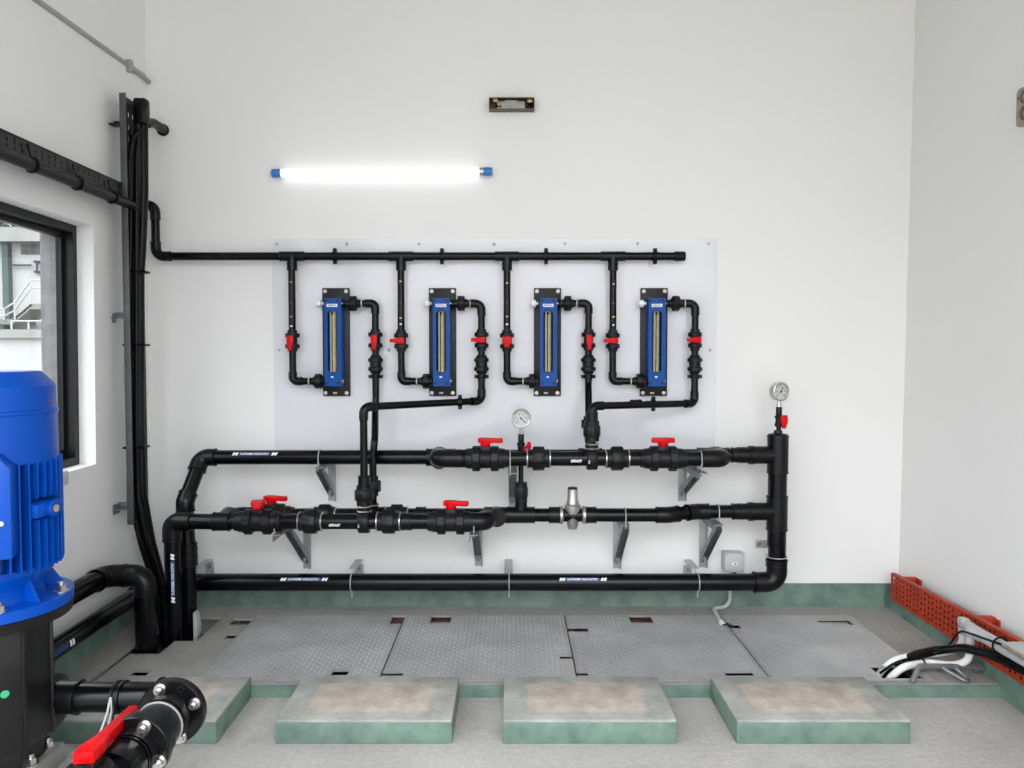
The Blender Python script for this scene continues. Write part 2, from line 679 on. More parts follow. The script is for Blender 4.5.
struct(link('wall_back', MB().slab(-2.5, 2.5, -0.3, ZT, 0, 0.2, fn=lambda x, z, w: V((x, D + w, z))), WALL))
struct(link('wall_left', MB().slab(YF, D + 0.2, -0.3, ZT, 0, WT, [(WY0, WY1, WZ0, WZ1), (-0.5, 1.7, -0.3, 2.7)], leftfn(0)), WALL))
struct(link('wall_right', MB().slab(YF, D + 0.2, -0.3, ZT, 0, 0.22, fn=lambda y, z, w: V((XR + 0.010 * (z - 0.3) + w, y, z))), WALL))
struct(link('ceiling', MB().slab(-2.5, 2.5, YF, D + 0.2, ZT, ZT + 0.2), CEIL))
struct(link('wall_front', MB().slab(-2.5, 2.5, 3.75, ZT, 0, 0.2, fn=lambda x, z, w: V((x, YF - w, z))), WALL))

# raised floor with its trench and pipe openings
YP0 = onz(512, 684, P).y
YPL0 = YP0 + 0.025
YPL1 = 4.0
PXS = [-1.355, -0.567, 0.279, 1.105, 1.80]


def frect(x0, y0, x1, y1, z=P):
    a, b = onz(x0, y1, z), onz(x1, y0, z)
    a2, b2 = onz(x0, y0, z), onz(x1, y1, z)
    return (min((a.x + a2.x) / 2, (b.x + b2.x) / 2), max((a.x + a2.x) / 2, (b.x + b2.x) / 2), a.y, b.y)


RIS_A = onz(172.5, 633, P)
h_ris = (-1.82, -1.53, onz(172, 641, P).y, 3.97)
ell = onz(147, 651, P)
h_ell = (ell.x - 0.09, ell.x + 0.075, ell.y - 0.035, ell.y + 0.13)
h_slit = (-1.80, -1.775, 3.18, 3.58)
h_slot = frect(131, 670, 149, 675.5)
h_rust = frect(230, 618.5, 252, 624.5)
h_rust = (h_rust[0], PXS[0] - 0.004, h_rust[2], h_rust[3])
h_small = frect(226, 633.5, 238, 638.5)
h_small = (h_small[0], PXS[0] - 0.004, h_small[2], h_small[3])
trench = (PXS[0], PXS[-1], YPL0, YPL1)
h_low = (-1.905, -1.80, 3.80, 3.96)
holes = [trench, h_ris, h_ell, h_slit, h_slot, h_rust, h_small, h_low]
struct(link('floor', MB().slab(-2.4, 2.4, YF - 0.2, YP0, -0.3, 0.0), CONC))
raised = MB().slab(-2.4, 2.4, YP0 + 0.004, D + 0.15, P - 0.012, P, holes)
struct(link('raised_floor', raised, CONC2))
struct(link('trench_floor', MB().slab(-2.4, 2.4, YP0, D + 0.15, -0.3, -0.10), TRENCH))
mb = MB().slab(PXS[0] - 0.08, PXS[-1] + 0.08, YPL0 - 0.02, YPL1 + 0.06, P - 0.05, P - 0.026, [(PXS[0] + 0.03, PXS[-1] - 0.03, YPL0 + 0.03, YPL1 - 0.03)])
for xx in PXS[1:-1]:
    mb.slab(xx - 0.035, xx + 0.035, YPL0, YPL1, P - 0.030, P - 0.012)
struct(link('trim_4', mb, RUST))
struct(link('trim_1', MB().slab(-2.4, 2.4, 0, P - 0.004, 0, 0.006, fn=lambda x, z, w: V((x, YP0 - w, z))), GREEN))
bbz = at(840, 583.5, D - 0.006).z
struct(link('baseboard_back', MB().slab(XL0 - 0.02, XR + 0.01, P - 0.01, bbz, 0, 0.008, fn=lambda x, z, w: V((x, D - w, z))), GREEN))
struct(link('baseboard_left', MB().slab(YP0 + 0.02, D, P - 0.01, P + 0.135, 0, 0.008, fn=lambda y, z, w: V((XL(y) + w, y, z))), GREEN))
struct(link('baseboard_left.001', MB().slab(1.71, YP0 + 0.02, 0, P + 0.135, 0, 0.008, fn=lambda y, z, w: V((XL(y) + w, y, z))), GREEN))
struct(link('baseboard_right', MB().slab(YF, D, 0, P + 0.075, 0, 0.082, fn=lambda y, z, w: V((XR + 0.004 - w, y, z))), GREEN))
struct(link('ground', MB().slab(-60, 40, -60, 80, -0.62, -0.31), YARD))

# ------------------------------------------------------------------ window
fr0 = 0.078


def wfn(y, z, w):
    return leftfn(0)(y, z, fr0 + w)


win = struct(link('window_1', MB().slab(WY0, WY1, WZ0, WZ1, 0, 0.075, [(WY0 + 0.035, WY1 - 0.035, WZ0 + 0.035, WZ1 - 0.035)], wfn), ALU))
ym = (WY0 + WY1) / 2
for (a, b, w0) in ((WY0 + 0.035, ym + 0.03, 0.012), (ym - 0.03, WY1 - 0.035, 0.042)):
    s = link('sash', MB().slab(a, b, WZ0 + 0.035, WZ1 - 0.035, w0, w0 + 0.026, [(a + 0.022, b - 0.022, WZ0 + 0.075, WZ1 - 0.06)], wfn), ALU, win)
    link('glass', MB().slab(a + 0.022, b - 0.022, WZ0 + 0.075, WZ1 - 0.06, w0 + 0.010, w0 + 0.015, fn=wfn), PANE, s)
# wide open doorway further along the left wall, behind the pump: only its lining is built
mb = MB()
for (a, b, c, d) in ((-0.50, -0.44, -0.3, 2.70), (1.64, 1.70, -0.3, 2.70), (-0.50, 1.70, 2.64, 2.70)):
    mb.slab(a, b, c, d, -0.012, WT + 0.03, fn=leftfn(0))
struct(link('door_1', mb, EXTG))
# outer leaf of the wall: rough render around the opening, flush with the reveal
struct(link('trim_2', MB().slab(YF, WY1 + 0.3, WZ0 - 0.3, WZ1 + 0.3, 0, 0.012, [(WY0 + 0.01, WY1 - 0.01, WZ0 + 0.01, WZ1 - 0.01), (-0.5, 1.7, WZ0 - 0.3, WZ1 + 0.3)],
                              lambda y, z, w: leftfn(0)(y, z, WT + w)), PLAST))
mb = MB()
dpt = WT - fr0 - 0.075
for (a, b, c, d) in ((WY0, WY1, WZ1 - 0.01, WZ1 - 0.002), (WY0, WY1, WZ0 + 0.002, WZ0 + 0.01), (WY0 + 0.002, WY0 + 0.01, WZ0, WZ1), (WY1 - 0.01, WY1 - 0.002, WZ0, WZ1)):
    mb.slab(a, b, c, d, 0.075 + fr0, WT - 0.0005, fn=leftfn(0))
struct(link('trim_3', mb, PLAST))

# ------------------------------------------------------------------ outdoors through the window
YB = 30.0


def bpt(px, py, Y=YB):
    return at(px, py, Y)


bl = thing('neighbouring_building', 'pale two storey concrete building with outside stair seen through the window', 'building', (bpt(20, 330).x, YB, -0.31))
z_c0, z_c1 = bpt(20, 243).z, bpt(20, 229).z
x0b, x1b = bpt(-190, 300).x, bpt(140, 300).x
link('wall', MB().slab(x0b, x1b, -0.31, z_c0, 0, 6, fn=lambda x, z, w: V((x, YB + w, z))), EXTW, bl)
link('cornice', MB().slab(x0b - 0.5, x1b + 0.5, z_c0, z_c1, 0, 7.1, fn=lambda x, z, w: V((x, YB - 0.5 + w, z))), EXTC, bl)
for (p0, p1) in ((7, 13), (-72, -66), (78, 84)):
    link('pilaster', MB().slab(bpt(p0, 300).x, bpt(p1, 300).x, -0.31, z_c0, 0, 0.25, fn=lambda x, z, w: V((x, YB - w, z))), EXTG, bl)
for (p0, p1) in ((22, 41), (-40, -18), (95, 114)):
    a, b = bpt(p0, 254), bpt(p1, 244.5)
    wd = link('louvre_window', MB().slab(a.x, b.x, a.z, b.z, 0, 0.06, fn=lambda x, z, w: V((x, YB - w, z))), EXTD, bl)
    mb = MB()
    for k in range(5):
        z = a.z + (b.z - a.z) * (k + 0.5) / 5
        mb.slab(a.x, b.x, z - 0.012, z + 0.012, 0, 0.10, fn=lambda x, z, w: V((x, YB - w, z)))
    mb.slab((a.x + b.x) / 2 - 0.02, (a.x + b.x) / 2 + 0.02, a.z, b.z, 0, 0.10, fn=lambda x, z, w: V((x, YB - w, z)))
    link('louvre', mb, EXTC, wd)
link('wall_pipe', MB().cyl(bpt(13, 265, YB - 0.12), bpt(31, 265, YB - 0.12), 0.035, seg=8), EXTD, bl)
mb = MB().cyl(bpt(37, 261, YB - 0.12), bpt(37, 273, YB - 0.12), 0.04, seg=8)
mb.box(bpt(37, 262, YB - 0.1), (0.14, 0.2, 0.1)).box(bpt(37, 272, YB - 0.1), (0.14, 0.2, 0.1))
link('wall_lamp', mb, EXTD, bl)

# outside stair, landing and railing in front of the facade
YS = 28.6
st = thing('outside_stair', 'concrete outside stair with white tube railing in front of the pale building', 'stair', (bpt(25, 330, YS).x, YS, -0.31))
mb = MB()
s0, s1 = bpt(14, 320, YS), bpt(33, 304, YS)
ns = 7
for k in range(ns):
    xx0 = s0.x + (s1.x - s0.x) * k / ns
    xx1 = s0.x + (s1.x - s0.x) * (k + 1) / ns
    zz = s0.z + (s1.z - s0.z) * (k + 1) / ns
    mb.box(((xx0 + xx1) / 2, YS + 0.5, zz - 0.06), ((xx1 - xx0) * 1.05, 1.2, 0.12))
u = (s1 - s0)
mb.prism([(0, 0), (u.x, u.z), (u.x, u.z - 0.16), (0, -0.16)], (s0.x, YS - 0.1, s0.z), (1, 0, 0), (0, 0, 1), (0, 1.2, 0))
link('flight', mb, EXTC, st)
ld = bpt(33, 304, YS)
link('landing', MB().slab(ld.x, ld.x + 4.5, ld.z - 0.2, ld.z, 0, 1.4, fn=lambda x, z, w: V((x, YS - 0.1 + w, z))), EXTC, st)
l2 = bpt(14, 319, YS)
link('landing', MB().slab(l2.x - 5, l2.x, l2.z - 0.2, l2.z, 0, 1.4, fn=lambda x, z, w: V((x, YS - 0.1 + w, z))), EXTC, st)
for (pl, name) in (((( -20, 309), (4, 309), (14, 303), (31, 280), (60, 280)), 'handrail'), (((-20, 316), (4, 316), (14, 311), (31, 288), (60, 288)), 'midrail')):
    link(name, MB().tube([bpt(x, y, YS - 0.15) for x, y in pl], 0.035, 6), EXTW, st)
for px, y0, y1 in ((4, 309, 320), (15, 302, 320), (31, 280, 304), (44, 280, 304)):
    link('post', MB().cyl(bpt(px, y0, YS - 0.15), bpt(px, y1, YS - 0.15), 0.035, seg=6), EXTW, st)
YW = 25.0
pw = thing('yard_parapet', 'low pale yard wall with grey weathered coping below the outside stair', 'wall', (bpt(20, 350, YW).x, YW, -0.31))
link('wall', MB().slab(bpt(-150, 340, YW).x, bpt(110, 340, YW).x, -0.31, bpt(20, 338, YW).z, 0, 0.3, fn=lambda x, z, w: V((x, YW + w, z))), EXTW, pw)
link('coping', MB().slab(bpt(-150, 340, YW).x, bpt(110, 340, YW).x, bpt(20, 338, YW).z, bpt(20, 329.5, YW).z, 0, 0.6, fn=lambda x, z, w: V((x, YW - 0.15 + w, z))), EXTC, pw)
mb = MB()
for zz in (321.5, 332 - 2.6):
    pass
rl = thing('yard_railing', 'white tube railing standing on the yard wall coping', 'railing', (bpt(30, 330, YW + 0.2).x, YW + 0.2, bpt(20, 329.5, YW).z))
link('handrail', MB().cyl(bpt(11, 321, YW + 0.2), bpt(70, 321, YW + 0.2), 0.03, seg=6), EXTW, rl)
for px in (11.5, 28.5, 45.5, 62.5):
    link('post', MB().cyl(bpt(px, 321, YW + 0.2), bpt(px, 330, YW + 0.2), 0.03, seg=6), EXTW, rl)


def tree(px, py, Y, h, w, label, n=900):
    base = at(px, py, Y)
    t = thing('tree', label, 'tree', (base.x, Y, -0.31))
    mb = MB().tube([(base.x, Y, -0.31), (base.x + 0.1, Y, base.z * 0.5), (base.x, Y, base.z + h * 0.4)], [0.3, 0.22, 0.1], 8)
    link('trunk', mb, BROWN, t)
    lf = MB()
    for i in range(n):
        a, b = random.uniform(0, 2 * pi), random.uniform(-1, 1)
        rr = random.uniform(0.35, 1.0) ** 0.5
        c = V((base.x + w * rr * cos(a) * math.sqrt(1 - b * b), Y + w * rr * sin(a) * math.sqrt(1 - b * b), base.z + h * rr * b))
        s = random.uniform(0.08, 0.2)
        d1 = V((random.gauss(0, 1), random.gauss(0, 1), random.gauss(0, 1))).normalized()
        d2 = d1.orthogonal().normalized()
        lf.add([c - d1 * s, c + d2 * s * 0.5, c + d1 * s, c - d2 * s * 0.5], [(0, 1, 2, 3)])
    link('foliage', lf, LEAF, t, smooth=False)


tree(0, 229, 40, 1.2, 1.4, 'dark green tree rising behind the cornice of the pale building')
tree(-38, 226, 42, 1.7, 2.4, 'wider dark green tree behind the pale building, mostly hidden by the wall')

# ================================================================== FLOOR PIECES
slots = {
    0: [(391, 617, 404.5, 624), (332, 671, 348, 675.5)],
    1: [(431, 617, 451, 623), (381, 673, 403, 676), (560, 656, 575, 659)],
    2: [(565, 627.8, 588, 632), (629.5, 616, 652, 623), (580, 672.5, 588, 676), (725, 672.5, 753, 676)],
    3: [(728, 624.6, 740, 628.4), (819, 620.3, 851, 625.2), (876, 667, 916, 678.8)],
}
plab = ['raised tread steel floor plate next to the left concrete strip',
        'tread steel floor plate behind the second and third concrete blocks, between two seams',
        'tread steel floor plate in front of the grey junction box, right of centre',
        'tread steel floor plate at the right end with white conduits rising from it']
for i in range(4):
    x0, x1 = PXS[i] + 0.003, PXS[i + 1] - 0.003
    y0, y1 = YPL0 + 0.004, YPL1 - 0.004
    hs = []
    for s in slots[i]:
        h = list(frect(*s))
        if h[0] < x0 + 0.03:
            h[0] = x0 - 0.01
        if h[1] > x1 - 0.03:
            h[1] = x1 + 0.01
        if h[3] > y1 - 0.03:
            h[3] = y1 + 0.01
        if h[2] < y0 + 0.02:
            h[2] = y0 - 0.01
        hs.append(tuple(h))
    mb = MB().slab(x0, x1, y0, y1, P - 0.004, P + 0.002, hs)
    pitch = 0.022
    nx, ny = int((x1 - x0 - 0.02) / pitch), int((y1 - y0 - 0.02) / pitch)
    for a in range(nx):
        for b in range(ny):
            cx, cy = x0 + 0.016 + (a + 0.5) * (x1 - x0 - 0.032) / nx, y0 + 0.016 + (b + 0.5) * (y1 - y0 - 0.032) / ny
            if any(h[0] - 0.012 < cx < h[1] + 0.012 and h[2] - 0.012 < cy < h[3] + 0.012 for h in hs):
                continue
            th = pi / 4 if (a + b) % 2 else -pi / 4
            dx, dy = V((cos(th), sin(th), 0)) * 0.0108, V((-sin(th), cos(th), 0)) * 0.0042
            c = V((cx, cy, P + 0.002))
            up = V((0, 0, 0.0026))
            mb.add([c - dx, c + dy, c + dx, c - dy, c - dx * 0.45 + up, c + dx * 0.45 + up], [(0, 3, 4), (3, 5, 4), (3, 2, 5), (2, 1, 5), (1, 4, 5), (1, 0, 4)])
    fp = tag(link('floor_plate', mb, STEEL, None, ((x0 + x1) / 2, (y0 + y1) / 2, P - 0.004), angle=20), plab[i], 'floor plate', 'tread steel plates over the floor trench')
    if i == 3:
        h = hs[1]
        hb = MB().box(((h[0] + h[1]) / 2, (h[2] + h[3]) / 2, P - 0.012), (h[1] - h[0] - 0.02, h[3] - h[2] - 0.012, 0.012), 0.003)
        link('lift_handle', hb, STEEL, fp)

# concrete blocks
bx = [(-1.70, None), (None, None), (None, None), (None, None)]
yb0 = 2.765
zb = 0.092
blk = []
for (pl, pr) in ((None, (216, 722)), ((275, 722), (452, 722)), ((503, 722), (677, 722)), ((737, 722), (911, 722))):
    xr = at(*pr, yb0).x
    xl = at(*pl, yb0).x if pl else xr - 0.64
    blk.append((xl, xr))
blab = ['green sided concrete plinth block under the black flanged valve pipe',
        'green sided concrete plinth block, second from the pump side, in front of the first seam',
        'green sided concrete plinth block, third from the pump side, at the middle of the floor',
        'green sided concrete plinth block nearest the red cable tray']
for (xl, xr), lb in zip(blk, blab):
    w, d = xr - xl, YP0 - 0.008 - yb0
    c = V(((xl + xr) / 2, yb0 + d / 2, 0))
    t = thing('plinth_block', lb, 'concrete block', c, 'plinth blocks along the step')
    mb = MB()
    # slightly worn sides
    n = 9
    link('side_face', MB().box((c.x, c.y, (zb - 0.010) / 2), (w, d, zb - 0.010), 0.004), GREEN, t)
    tp = MB().box((c.x, c.y, zb - 0.006), (w - 0.002, d - 0.002, 0.012), 0.004)
    link('top_face', tp, plinth_mat(w, d), t)

# ================================================================== WALL PANEL
pA, pB = at(273, 239, D), at(714, 449.5, D)
pt = thing('backing_panel', 'large glossy white acrylic panel behind the four blue flow meters', 'panel', ((pA.x + pB.x) / 2, D, pB.z))
YPN = D - 0.012
link('sheet', MB().slab(pA.x, pB.x, pB.z, pA.z, 0, 0.011, fn=lambda x, z, w: V((x, D - 0.001 - w, z))), PANEL, pt)
for px, py in ((277, 244), (347, 244), (419, 244), (494, 244.5), (565, 243.5), (637.5, 243.5), (708.5, 243.5), (279, 350), (389, 350), (710, 350)):
    p = at(px, py, YPN)
    link('screw', MB().lathe(p + V((0, 0.001, 0)), (0, -1, 0), [(0, 0.009), (0.003, 0.0085), (0.005, 0.004)], 14), ZINCL, pt)

# ================================================================== METERS
YQ = YPN          # panel face
YBP = YPN - 0.02  # backing plate face
YBODY = 4.035
YBR = 4.068       # axis of the meter branch pipes


def at_r(px, py, Y):
    return at(px, py, Y)


def make_meter():
    c0, c1 = at(322, 288, YBP), at(350, 396, YBP)
    cx = (c0.x + c1.x) / 2
    t = thing('flow_meter', '', 'flow meter', (cx, YQ, c1.z), 'blue flow meters on the white panel')
    link('backing_plate', MB().box((cx, (YQ + YBP) / 2, (c0.z + c1.z) / 2), (c1.x - c0.x, YQ - YBP, c0.z - c1.z), 0.003), DARKP, t)
    for px, py in ((325, 291.3), (346, 291.3), (325.6, 393), (346.6, 393)):
        p = at(px, py, YBP)
        link('screw', MB().lathe(p + V((0, 0.001, 0)), (0, -1, 0), [(0, 0.0105), (0.004, 0.0105), (0.004, 0.0075), (0.010, 0.0075), (0.011, 0.005)], 12), NICKEL, t)
    p = at(335, 393, YBP)
    link('maker_badge', MB().box(p, (0.022, 0.004, 0.010), 0.001), ZINCL, t)
    b0, b1 = at(323.8, 298, YBODY), at(341.6, 386.3, YBODY)
    bcx, w, h, zc = (b0.x + b1.x) / 2, b1.x - b0.x, b0.z - b1.z, (b0.z + b1.z) / 2
    s0, s1 = at(327.3, 310.5, YBODY), at(337.4, 372.8, YBODY)
    ch = (s1.x - s0.x) * 0.26
    # front frame with a chamfered slot, built as a ring of faces with depth
    outer = [(b0.x, b1.z), (b1.x, b1.z), (b1.x, b0.z), (b0.x, b0.z)]
    inner = [(s0.x + ch, s1.z), (s1.x - ch, s1.z), (s1.x, s1.z + ch), (s1.x, s0.z - ch), (s1.x - ch, s0.z), (s0.x + ch, s0.z), (s0.x, s0.z - ch), (s0.x, s1.z + ch)]
    mb = MB()
    yb = YBP
    vs = [V((x, YBODY, z)) for x, z in outer + inner] + [V((x, yb - 0.001, z)) for x, z in outer + inner]
    fr = [(0, 1, 5, 4), (1, 2, 7, 6), (2, 3, 9, 8), (3, 0, 11, 10), (1, 6, 5), (2, 8, 7), (3, 10, 9), (0, 4, 11)]
    fs = list(fr)
    for i in range(4):
        fs.append((i, (i + 1) % 4, 12 + (i + 1) % 4, 12 + i))
    for i in range(8):
        fs.append((4 + i, 4 + (i + 1) % 8, 16 + (i + 1) % 8, 16 + i))
    mb.add(vs, fs)
    body = link('body', mb, BLUE2, t)
    link('slot_back', MB().prism(inner, (0, YBP - 0.002, 0), (1, 0, 0), (0, 0, 1), (0, -0.003, 0)), DARKP, t)
    gx = at(333, 340, YBODY + 0.022).x + 0.002
    gt = link('sight_tube', MB().cyl((gx, YBODY + 0.025, s1.z + 0.004), (gx, YBODY + 0.025, s0.z - 0.004), 0.0175, seg=20), TUBEG, t)
    link('glass_edge', MB().cyl((gx - 0.012, YBODY + 0.015, s1.z + 0.006), (gx - 0.012, YBODY + 0.015, s0.z - 0.006), 0.0055, seg=10), BALLAST, gt)
    link('float_rod', MB().cyl((gx - 0.003, YBODY + 0.0085, s1.z + 0.005), (gx - 0.003, YBODY + 0.0085, s0.z - 0.006), 0.003, seg=8), DARKP, gt)
    link('float', MB().lathe((gx - 0.001, YBODY + 0.013, s0.z - 0.03), (0, 0, 1), [(0, 0.003), (0.012, 0.008), (0.022, 0.008), (0.024, 0.003)], 12), DARKP, gt)
    for px, py in ((325.6, 300.5), (337.4, 300.5), (326.2, 383.3), (338.4, 383.3)):
        p = at(px, py, YBODY)
        link('body_screw', MB().lathe(p + V((0, 0.001, 0)), (0, -1, 0), [(0, 0.0075), (0.003, 0.0075), (0.0032, 0.004), (0.0015, 0.004)], 12), DARKP, t)
    p = at(332, 305.4, YBODY)
    lb = link('name_label', MB().box(p, (0.056, 0.002, 0.0165), 0.0005), LABELW, t)
    vs, fs = textmesh('KEOLA', 0.0145, 0.0004)
    link('lettering', MB().add([V((p.x + x, p.y - 0.0016, p.z + y)) for x, y in vs], fs), LABELB, lb)
    p = at(332.3, 377, YBODY)
    link('maker_mark', MB().box(p, (0.013, 0.002, 0.008), 0.0005), LABELW, t)
    # vent knob on the left, steel plugs on the right
    p = at(323.8, 303.5, YBODY + 0.035)
    mb = MB().cyl(p, p + V((-0.014, 0, 0)), 0.008, seg=12)
    mb.lathe(p + V((-0.012, 0, 0)), (-1, 0, 0), [(0, 0.018), (0.003, 0.021), (0.022, 0.021), (0.026, 0.016)], 20, gear=0.92)
    link('vent_knob', mb, WHITEP, t)
    for py in (303.5, 381):
        p = at(341.6, py, YBODY + 0.03)
        link('plug', MB().lathe(p, (1, 0, 0), [(0, 0.016), (0.008, 0.016), (0.008, 0.010), (0.012, 0.010)], 12), CHROME, t)
    return t


mlab = ['first blue flow meter from the left on the white panel, under the first tee',
        'second blue flow meter from the left, with the sloping outlet pipe below it',
        'third blue flow meter from the left, directly right of the third dropper pipe',
        'fourth blue flow meter, nearest the right edge of the white panel']
meter = make_meter()
meter['label'] = mlab[0]
mcx = [336, 442.5, 547.5, 654]
MX = [at(p, 340, YBP).x for p in mcx]
meters = [meter]
for i in range(1, 4):
    meters.append(dup(meter, (MX[i], meter.location.y, meter.location.z), mlab[i]))


def mshift(i):
    return MX[i] - MX[0]


# ------------------------------------------------------------------ small union ball valve
def small_valve(c, axis, label, handle, r=0.02):
    """handle: 'down' lies along the pipe, 'left' across it, 'short' points at the viewer"""
    a = V(axis).normalized()
    c = V(c)
    t = thing('ball_valve', label, 'valve', c - V((0, 0, 0.055)), 'small union ball valves on the meter pipes')
    link('body', MB().lathe(c - a * 0.03, a, [(0, r * 1.3), (0.06, r * 1.3)], 20), NUT, t)
    for s in (-1, 1):
        cc = c + a * s * 0.029
        mb = MB().lathe(cc - a * 0.012, a, [(0, r * 1.75), (0.003, r * 1.9), (0.021, r * 1.9), (0.024, r * 1.75)], 24, gear=0.93)
        mb.lathe(cc + a * s * 0.010, a * s, [(0, r * 1.35), (0.018, r * 1.25)], 20)
        link('union_nut', mb, NUT, t)
    f = V((0, -1, 0))
    hub = MB().cyl(c + f * r * 1.2, c + f * (r * 1.2 + 0.018), 0.016, seg=16)
    o = c + f * (r * 1.2 + 0.016)
    side = a.cross(f).normalized()
    if handle == 'left':
        u = V((-1, 0, 0)); L = 0.054; back = 0.022
    elif handle == 'down':
        u = V((0, 0, -1)); L = 0.052; back = 0.026
    else:
        u = V((0, 0, -1)); L = 0.036; back = 0.022
    v = f.cross(u).normalized()
    w0, w1 = 0.016, 0.010
    if handle == 'short':
        w0 = 0.024
        w1 = 0.013
    poly = [(-back, -w0), (back * 0.5, -w0), (L * 0.65, -w1), (L, -w1), (L, w1), (L * 0.65, w1), (back * 0.5, w0), (-back, w0)]
    hub.prism(poly, o, u, v, f * 0.016, 0.003)
    link('handle', hub, RED, t)
    return t


def pipe_clip(c, axis, r, label, grp, ywall):
    a = V(axis).normalized()
    c = V(c)
    t = thing('pipe_clip', label, 'pipe clip', c, grp)
    side = V((0, 1, 0)).cross(a).normalized()
    mb = MB().lathe(c - a * 0.011, a, [(0, r * 1.02), (0, r * 1.3), (0.022, r * 1.3), (0.022, r * 1.02)], 24, cap=False)
    for s in (-1, 1):
        mb.box(c + side * s * (r * 1.3 + 0.006), (0.020, 0.020, 0.016) if abs(a.x) > 0.5 else (0.016, 0.020, 0.018), 0.003)
    link('band', mb, CABLE, t)
    st = MB().cyl(c + V((0, r * 1.2, 0)), V((c.x, ywall, c.z)), 0.008, seg=10)
    link('stud', st, ZINC, t)
    return t


# ================================================================== TOP HEADER
YH = 4.072
RH = 0.0218
hy = 256.3
hA = at(156, 205, YH)
hB = at(156, hy, YH)
hE = at(683, hy, YH)
zH = hB.z
hdr = thing('header_pipe', 'long horizontal black header pipe along the top of the white panel', 'pipe', (hB.x, YH, zH))
run(hdr, [V((XL(YH) - 0.02, YH, hA.z)), V((hB.x, YH, hA.z)), V((hB.x, YH, zH)), V((hE.x, YH, zH))], RH, R=0.042, sock=0.035)
link('end_cap', MB().lathe((hE.x - 0.045, YH, zH), (1, 0, 0), [(0, RH * 1.2), (0.05, RH * 1.2), (0.056, RH * 1.05)], 24), FIT, hdr)
DPX = [292, 401, 507, 613]
for px in DPX:
    tee(hdr, (at(px, hy, YH).x, YH, zH), (1, 0, 0), (0, 0, -1), RH, 0.128, 0.0225, 0.075)
for px, w in ((335, 'first pipe clip on the header, right of the first dropper'), (442, 'second pipe clip on the header, above the second flow meter'), (546, 'third pipe clip on the header, above the third flow meter'), (655, 'fourth pipe clip on the header, near its closed right end')):
    pipe_clip((at(px, hy, YH).x, YH, zH), (1, 0, 0), RH, w, 'clips holding the header pipe', YPN)

# ------------------------------------------------------------------ dropper and outlet branches
RB = 0.0187
zv = at(300, 340.8, YBR).z
zel = at(300, 381.3, YBR).z
zbt = at(340, 303.5, YBR).z
dlab = ['first black dropper pipe from the left, with vertical red valve handle',
        'second black dropper pipe from the left, feeding the second blue flow meter',
        'third black dropper pipe from the left, with short red valve handle',
        'fourth black dropper pipe, feeding the rightmost blue flow meter']
vlab = ['small valve with downward red handle on the first dropper pipe',
        'small valve with red handle turned left on the second dropper pipe',
        'small valve with stubby red handle on the third dropper pipe',
        'small valve with red handle turned left on the fourth dropper pipe']
hand = ['down', 'left', 'short', 'left']
for i in range(4):
    x = at(DPX[i], 300, YBR).x
    xm = at(323.8, 380, YBR).x + mshift(i)
    t = thing('dropper_pipe', dlab[i], 'pipe', (x, YBR, zel), 'dropper pipes feeding the flow meters')
    run(t, [V((x, YBR, zH - 0.04)), V((x, YBR, zel)), V((xm + 0.004, YBR, zel))], RB, R=0.024, sock=0.026)
    if i >= 0:
        for (py, mm) in ((283, BRASS), (318, BRASS), (325.5, LABELW)):
            zz = at(300, py + random.uniform(-1.5, 1.5), YBR).z
            link('print_mark', pipe_patch((x, YBR, zz), (1, 0, 0), RB, -0.005, 0.006, -0.004, 0.004, 0.05), mm, t)
        link('print_mark', pipe_patch((x, YBR, at(300, 303, YBR).z), (1, 0, 0), RB, -0.004, 0.004, -0.003, 0.003, 0.0), RED, t)
    u = (xm - 0.028)
    union_nut(t, (u, YBR, zel), (1, 0, 0), RB, 0.062, 0.040)
    link('clamp_ring', MB().lathe((u - 0.052, YBR, zel), (1, 0, 0), [(0, RB * 1.24), (0.003, RB * 1.26), (0.006, RB * 1.24)], 24), GREYP, t)
    small_valve((x, YBR, zv), (0, 0, 1), vlab[i], hand[i])

OPX = [375.5, 481.5, 588.5, 695]
zchk = at(300, 364.5, YBR).z
zclip = at(300, 376.5, YBR).z
olab = ['black outlet pipe of the first flow meter, running straight down to the lower rear pipe',
        'black outlet pipe of the second flow meter, sloping left then down to lower front pipe',
        'black outlet pipe of the third flow meter, dropping straight to the upper rear pipe',
        'black outlet pipe of the fourth flow meter, turning left then dropping to upper front pipe']
ovlab = ['small valve with downward red handle on the outlet pipe of the first flow meter',
         'small valve with red handle turned left on the outlet pipe of the second flow meter',
         'small valve with downward red handle on the outlet pipe of the third flow meter',
         'small valve with red handle turned left on the rightmost outlet pipe']
ohand = ['down', 'left', 'down', 'left']
YUR, YUF = 3.93, 3.75     # upper rear, upper front rows
YLR, YLF = 3.86, 3.68     # lower rear, lower front rows
zUR = at(330, 457.3, YUR).z
zUF = at(480, 458.5, YUF).z
zLF = at(330, 521.5, YLF).z
zLR = at(560, 515, YLR).z
RA = 0.0375
pU1 = at(373, 470, YLR)
pF2 = at(363.5, 407, YLF)
pF4 = at(592, 406, YUF)
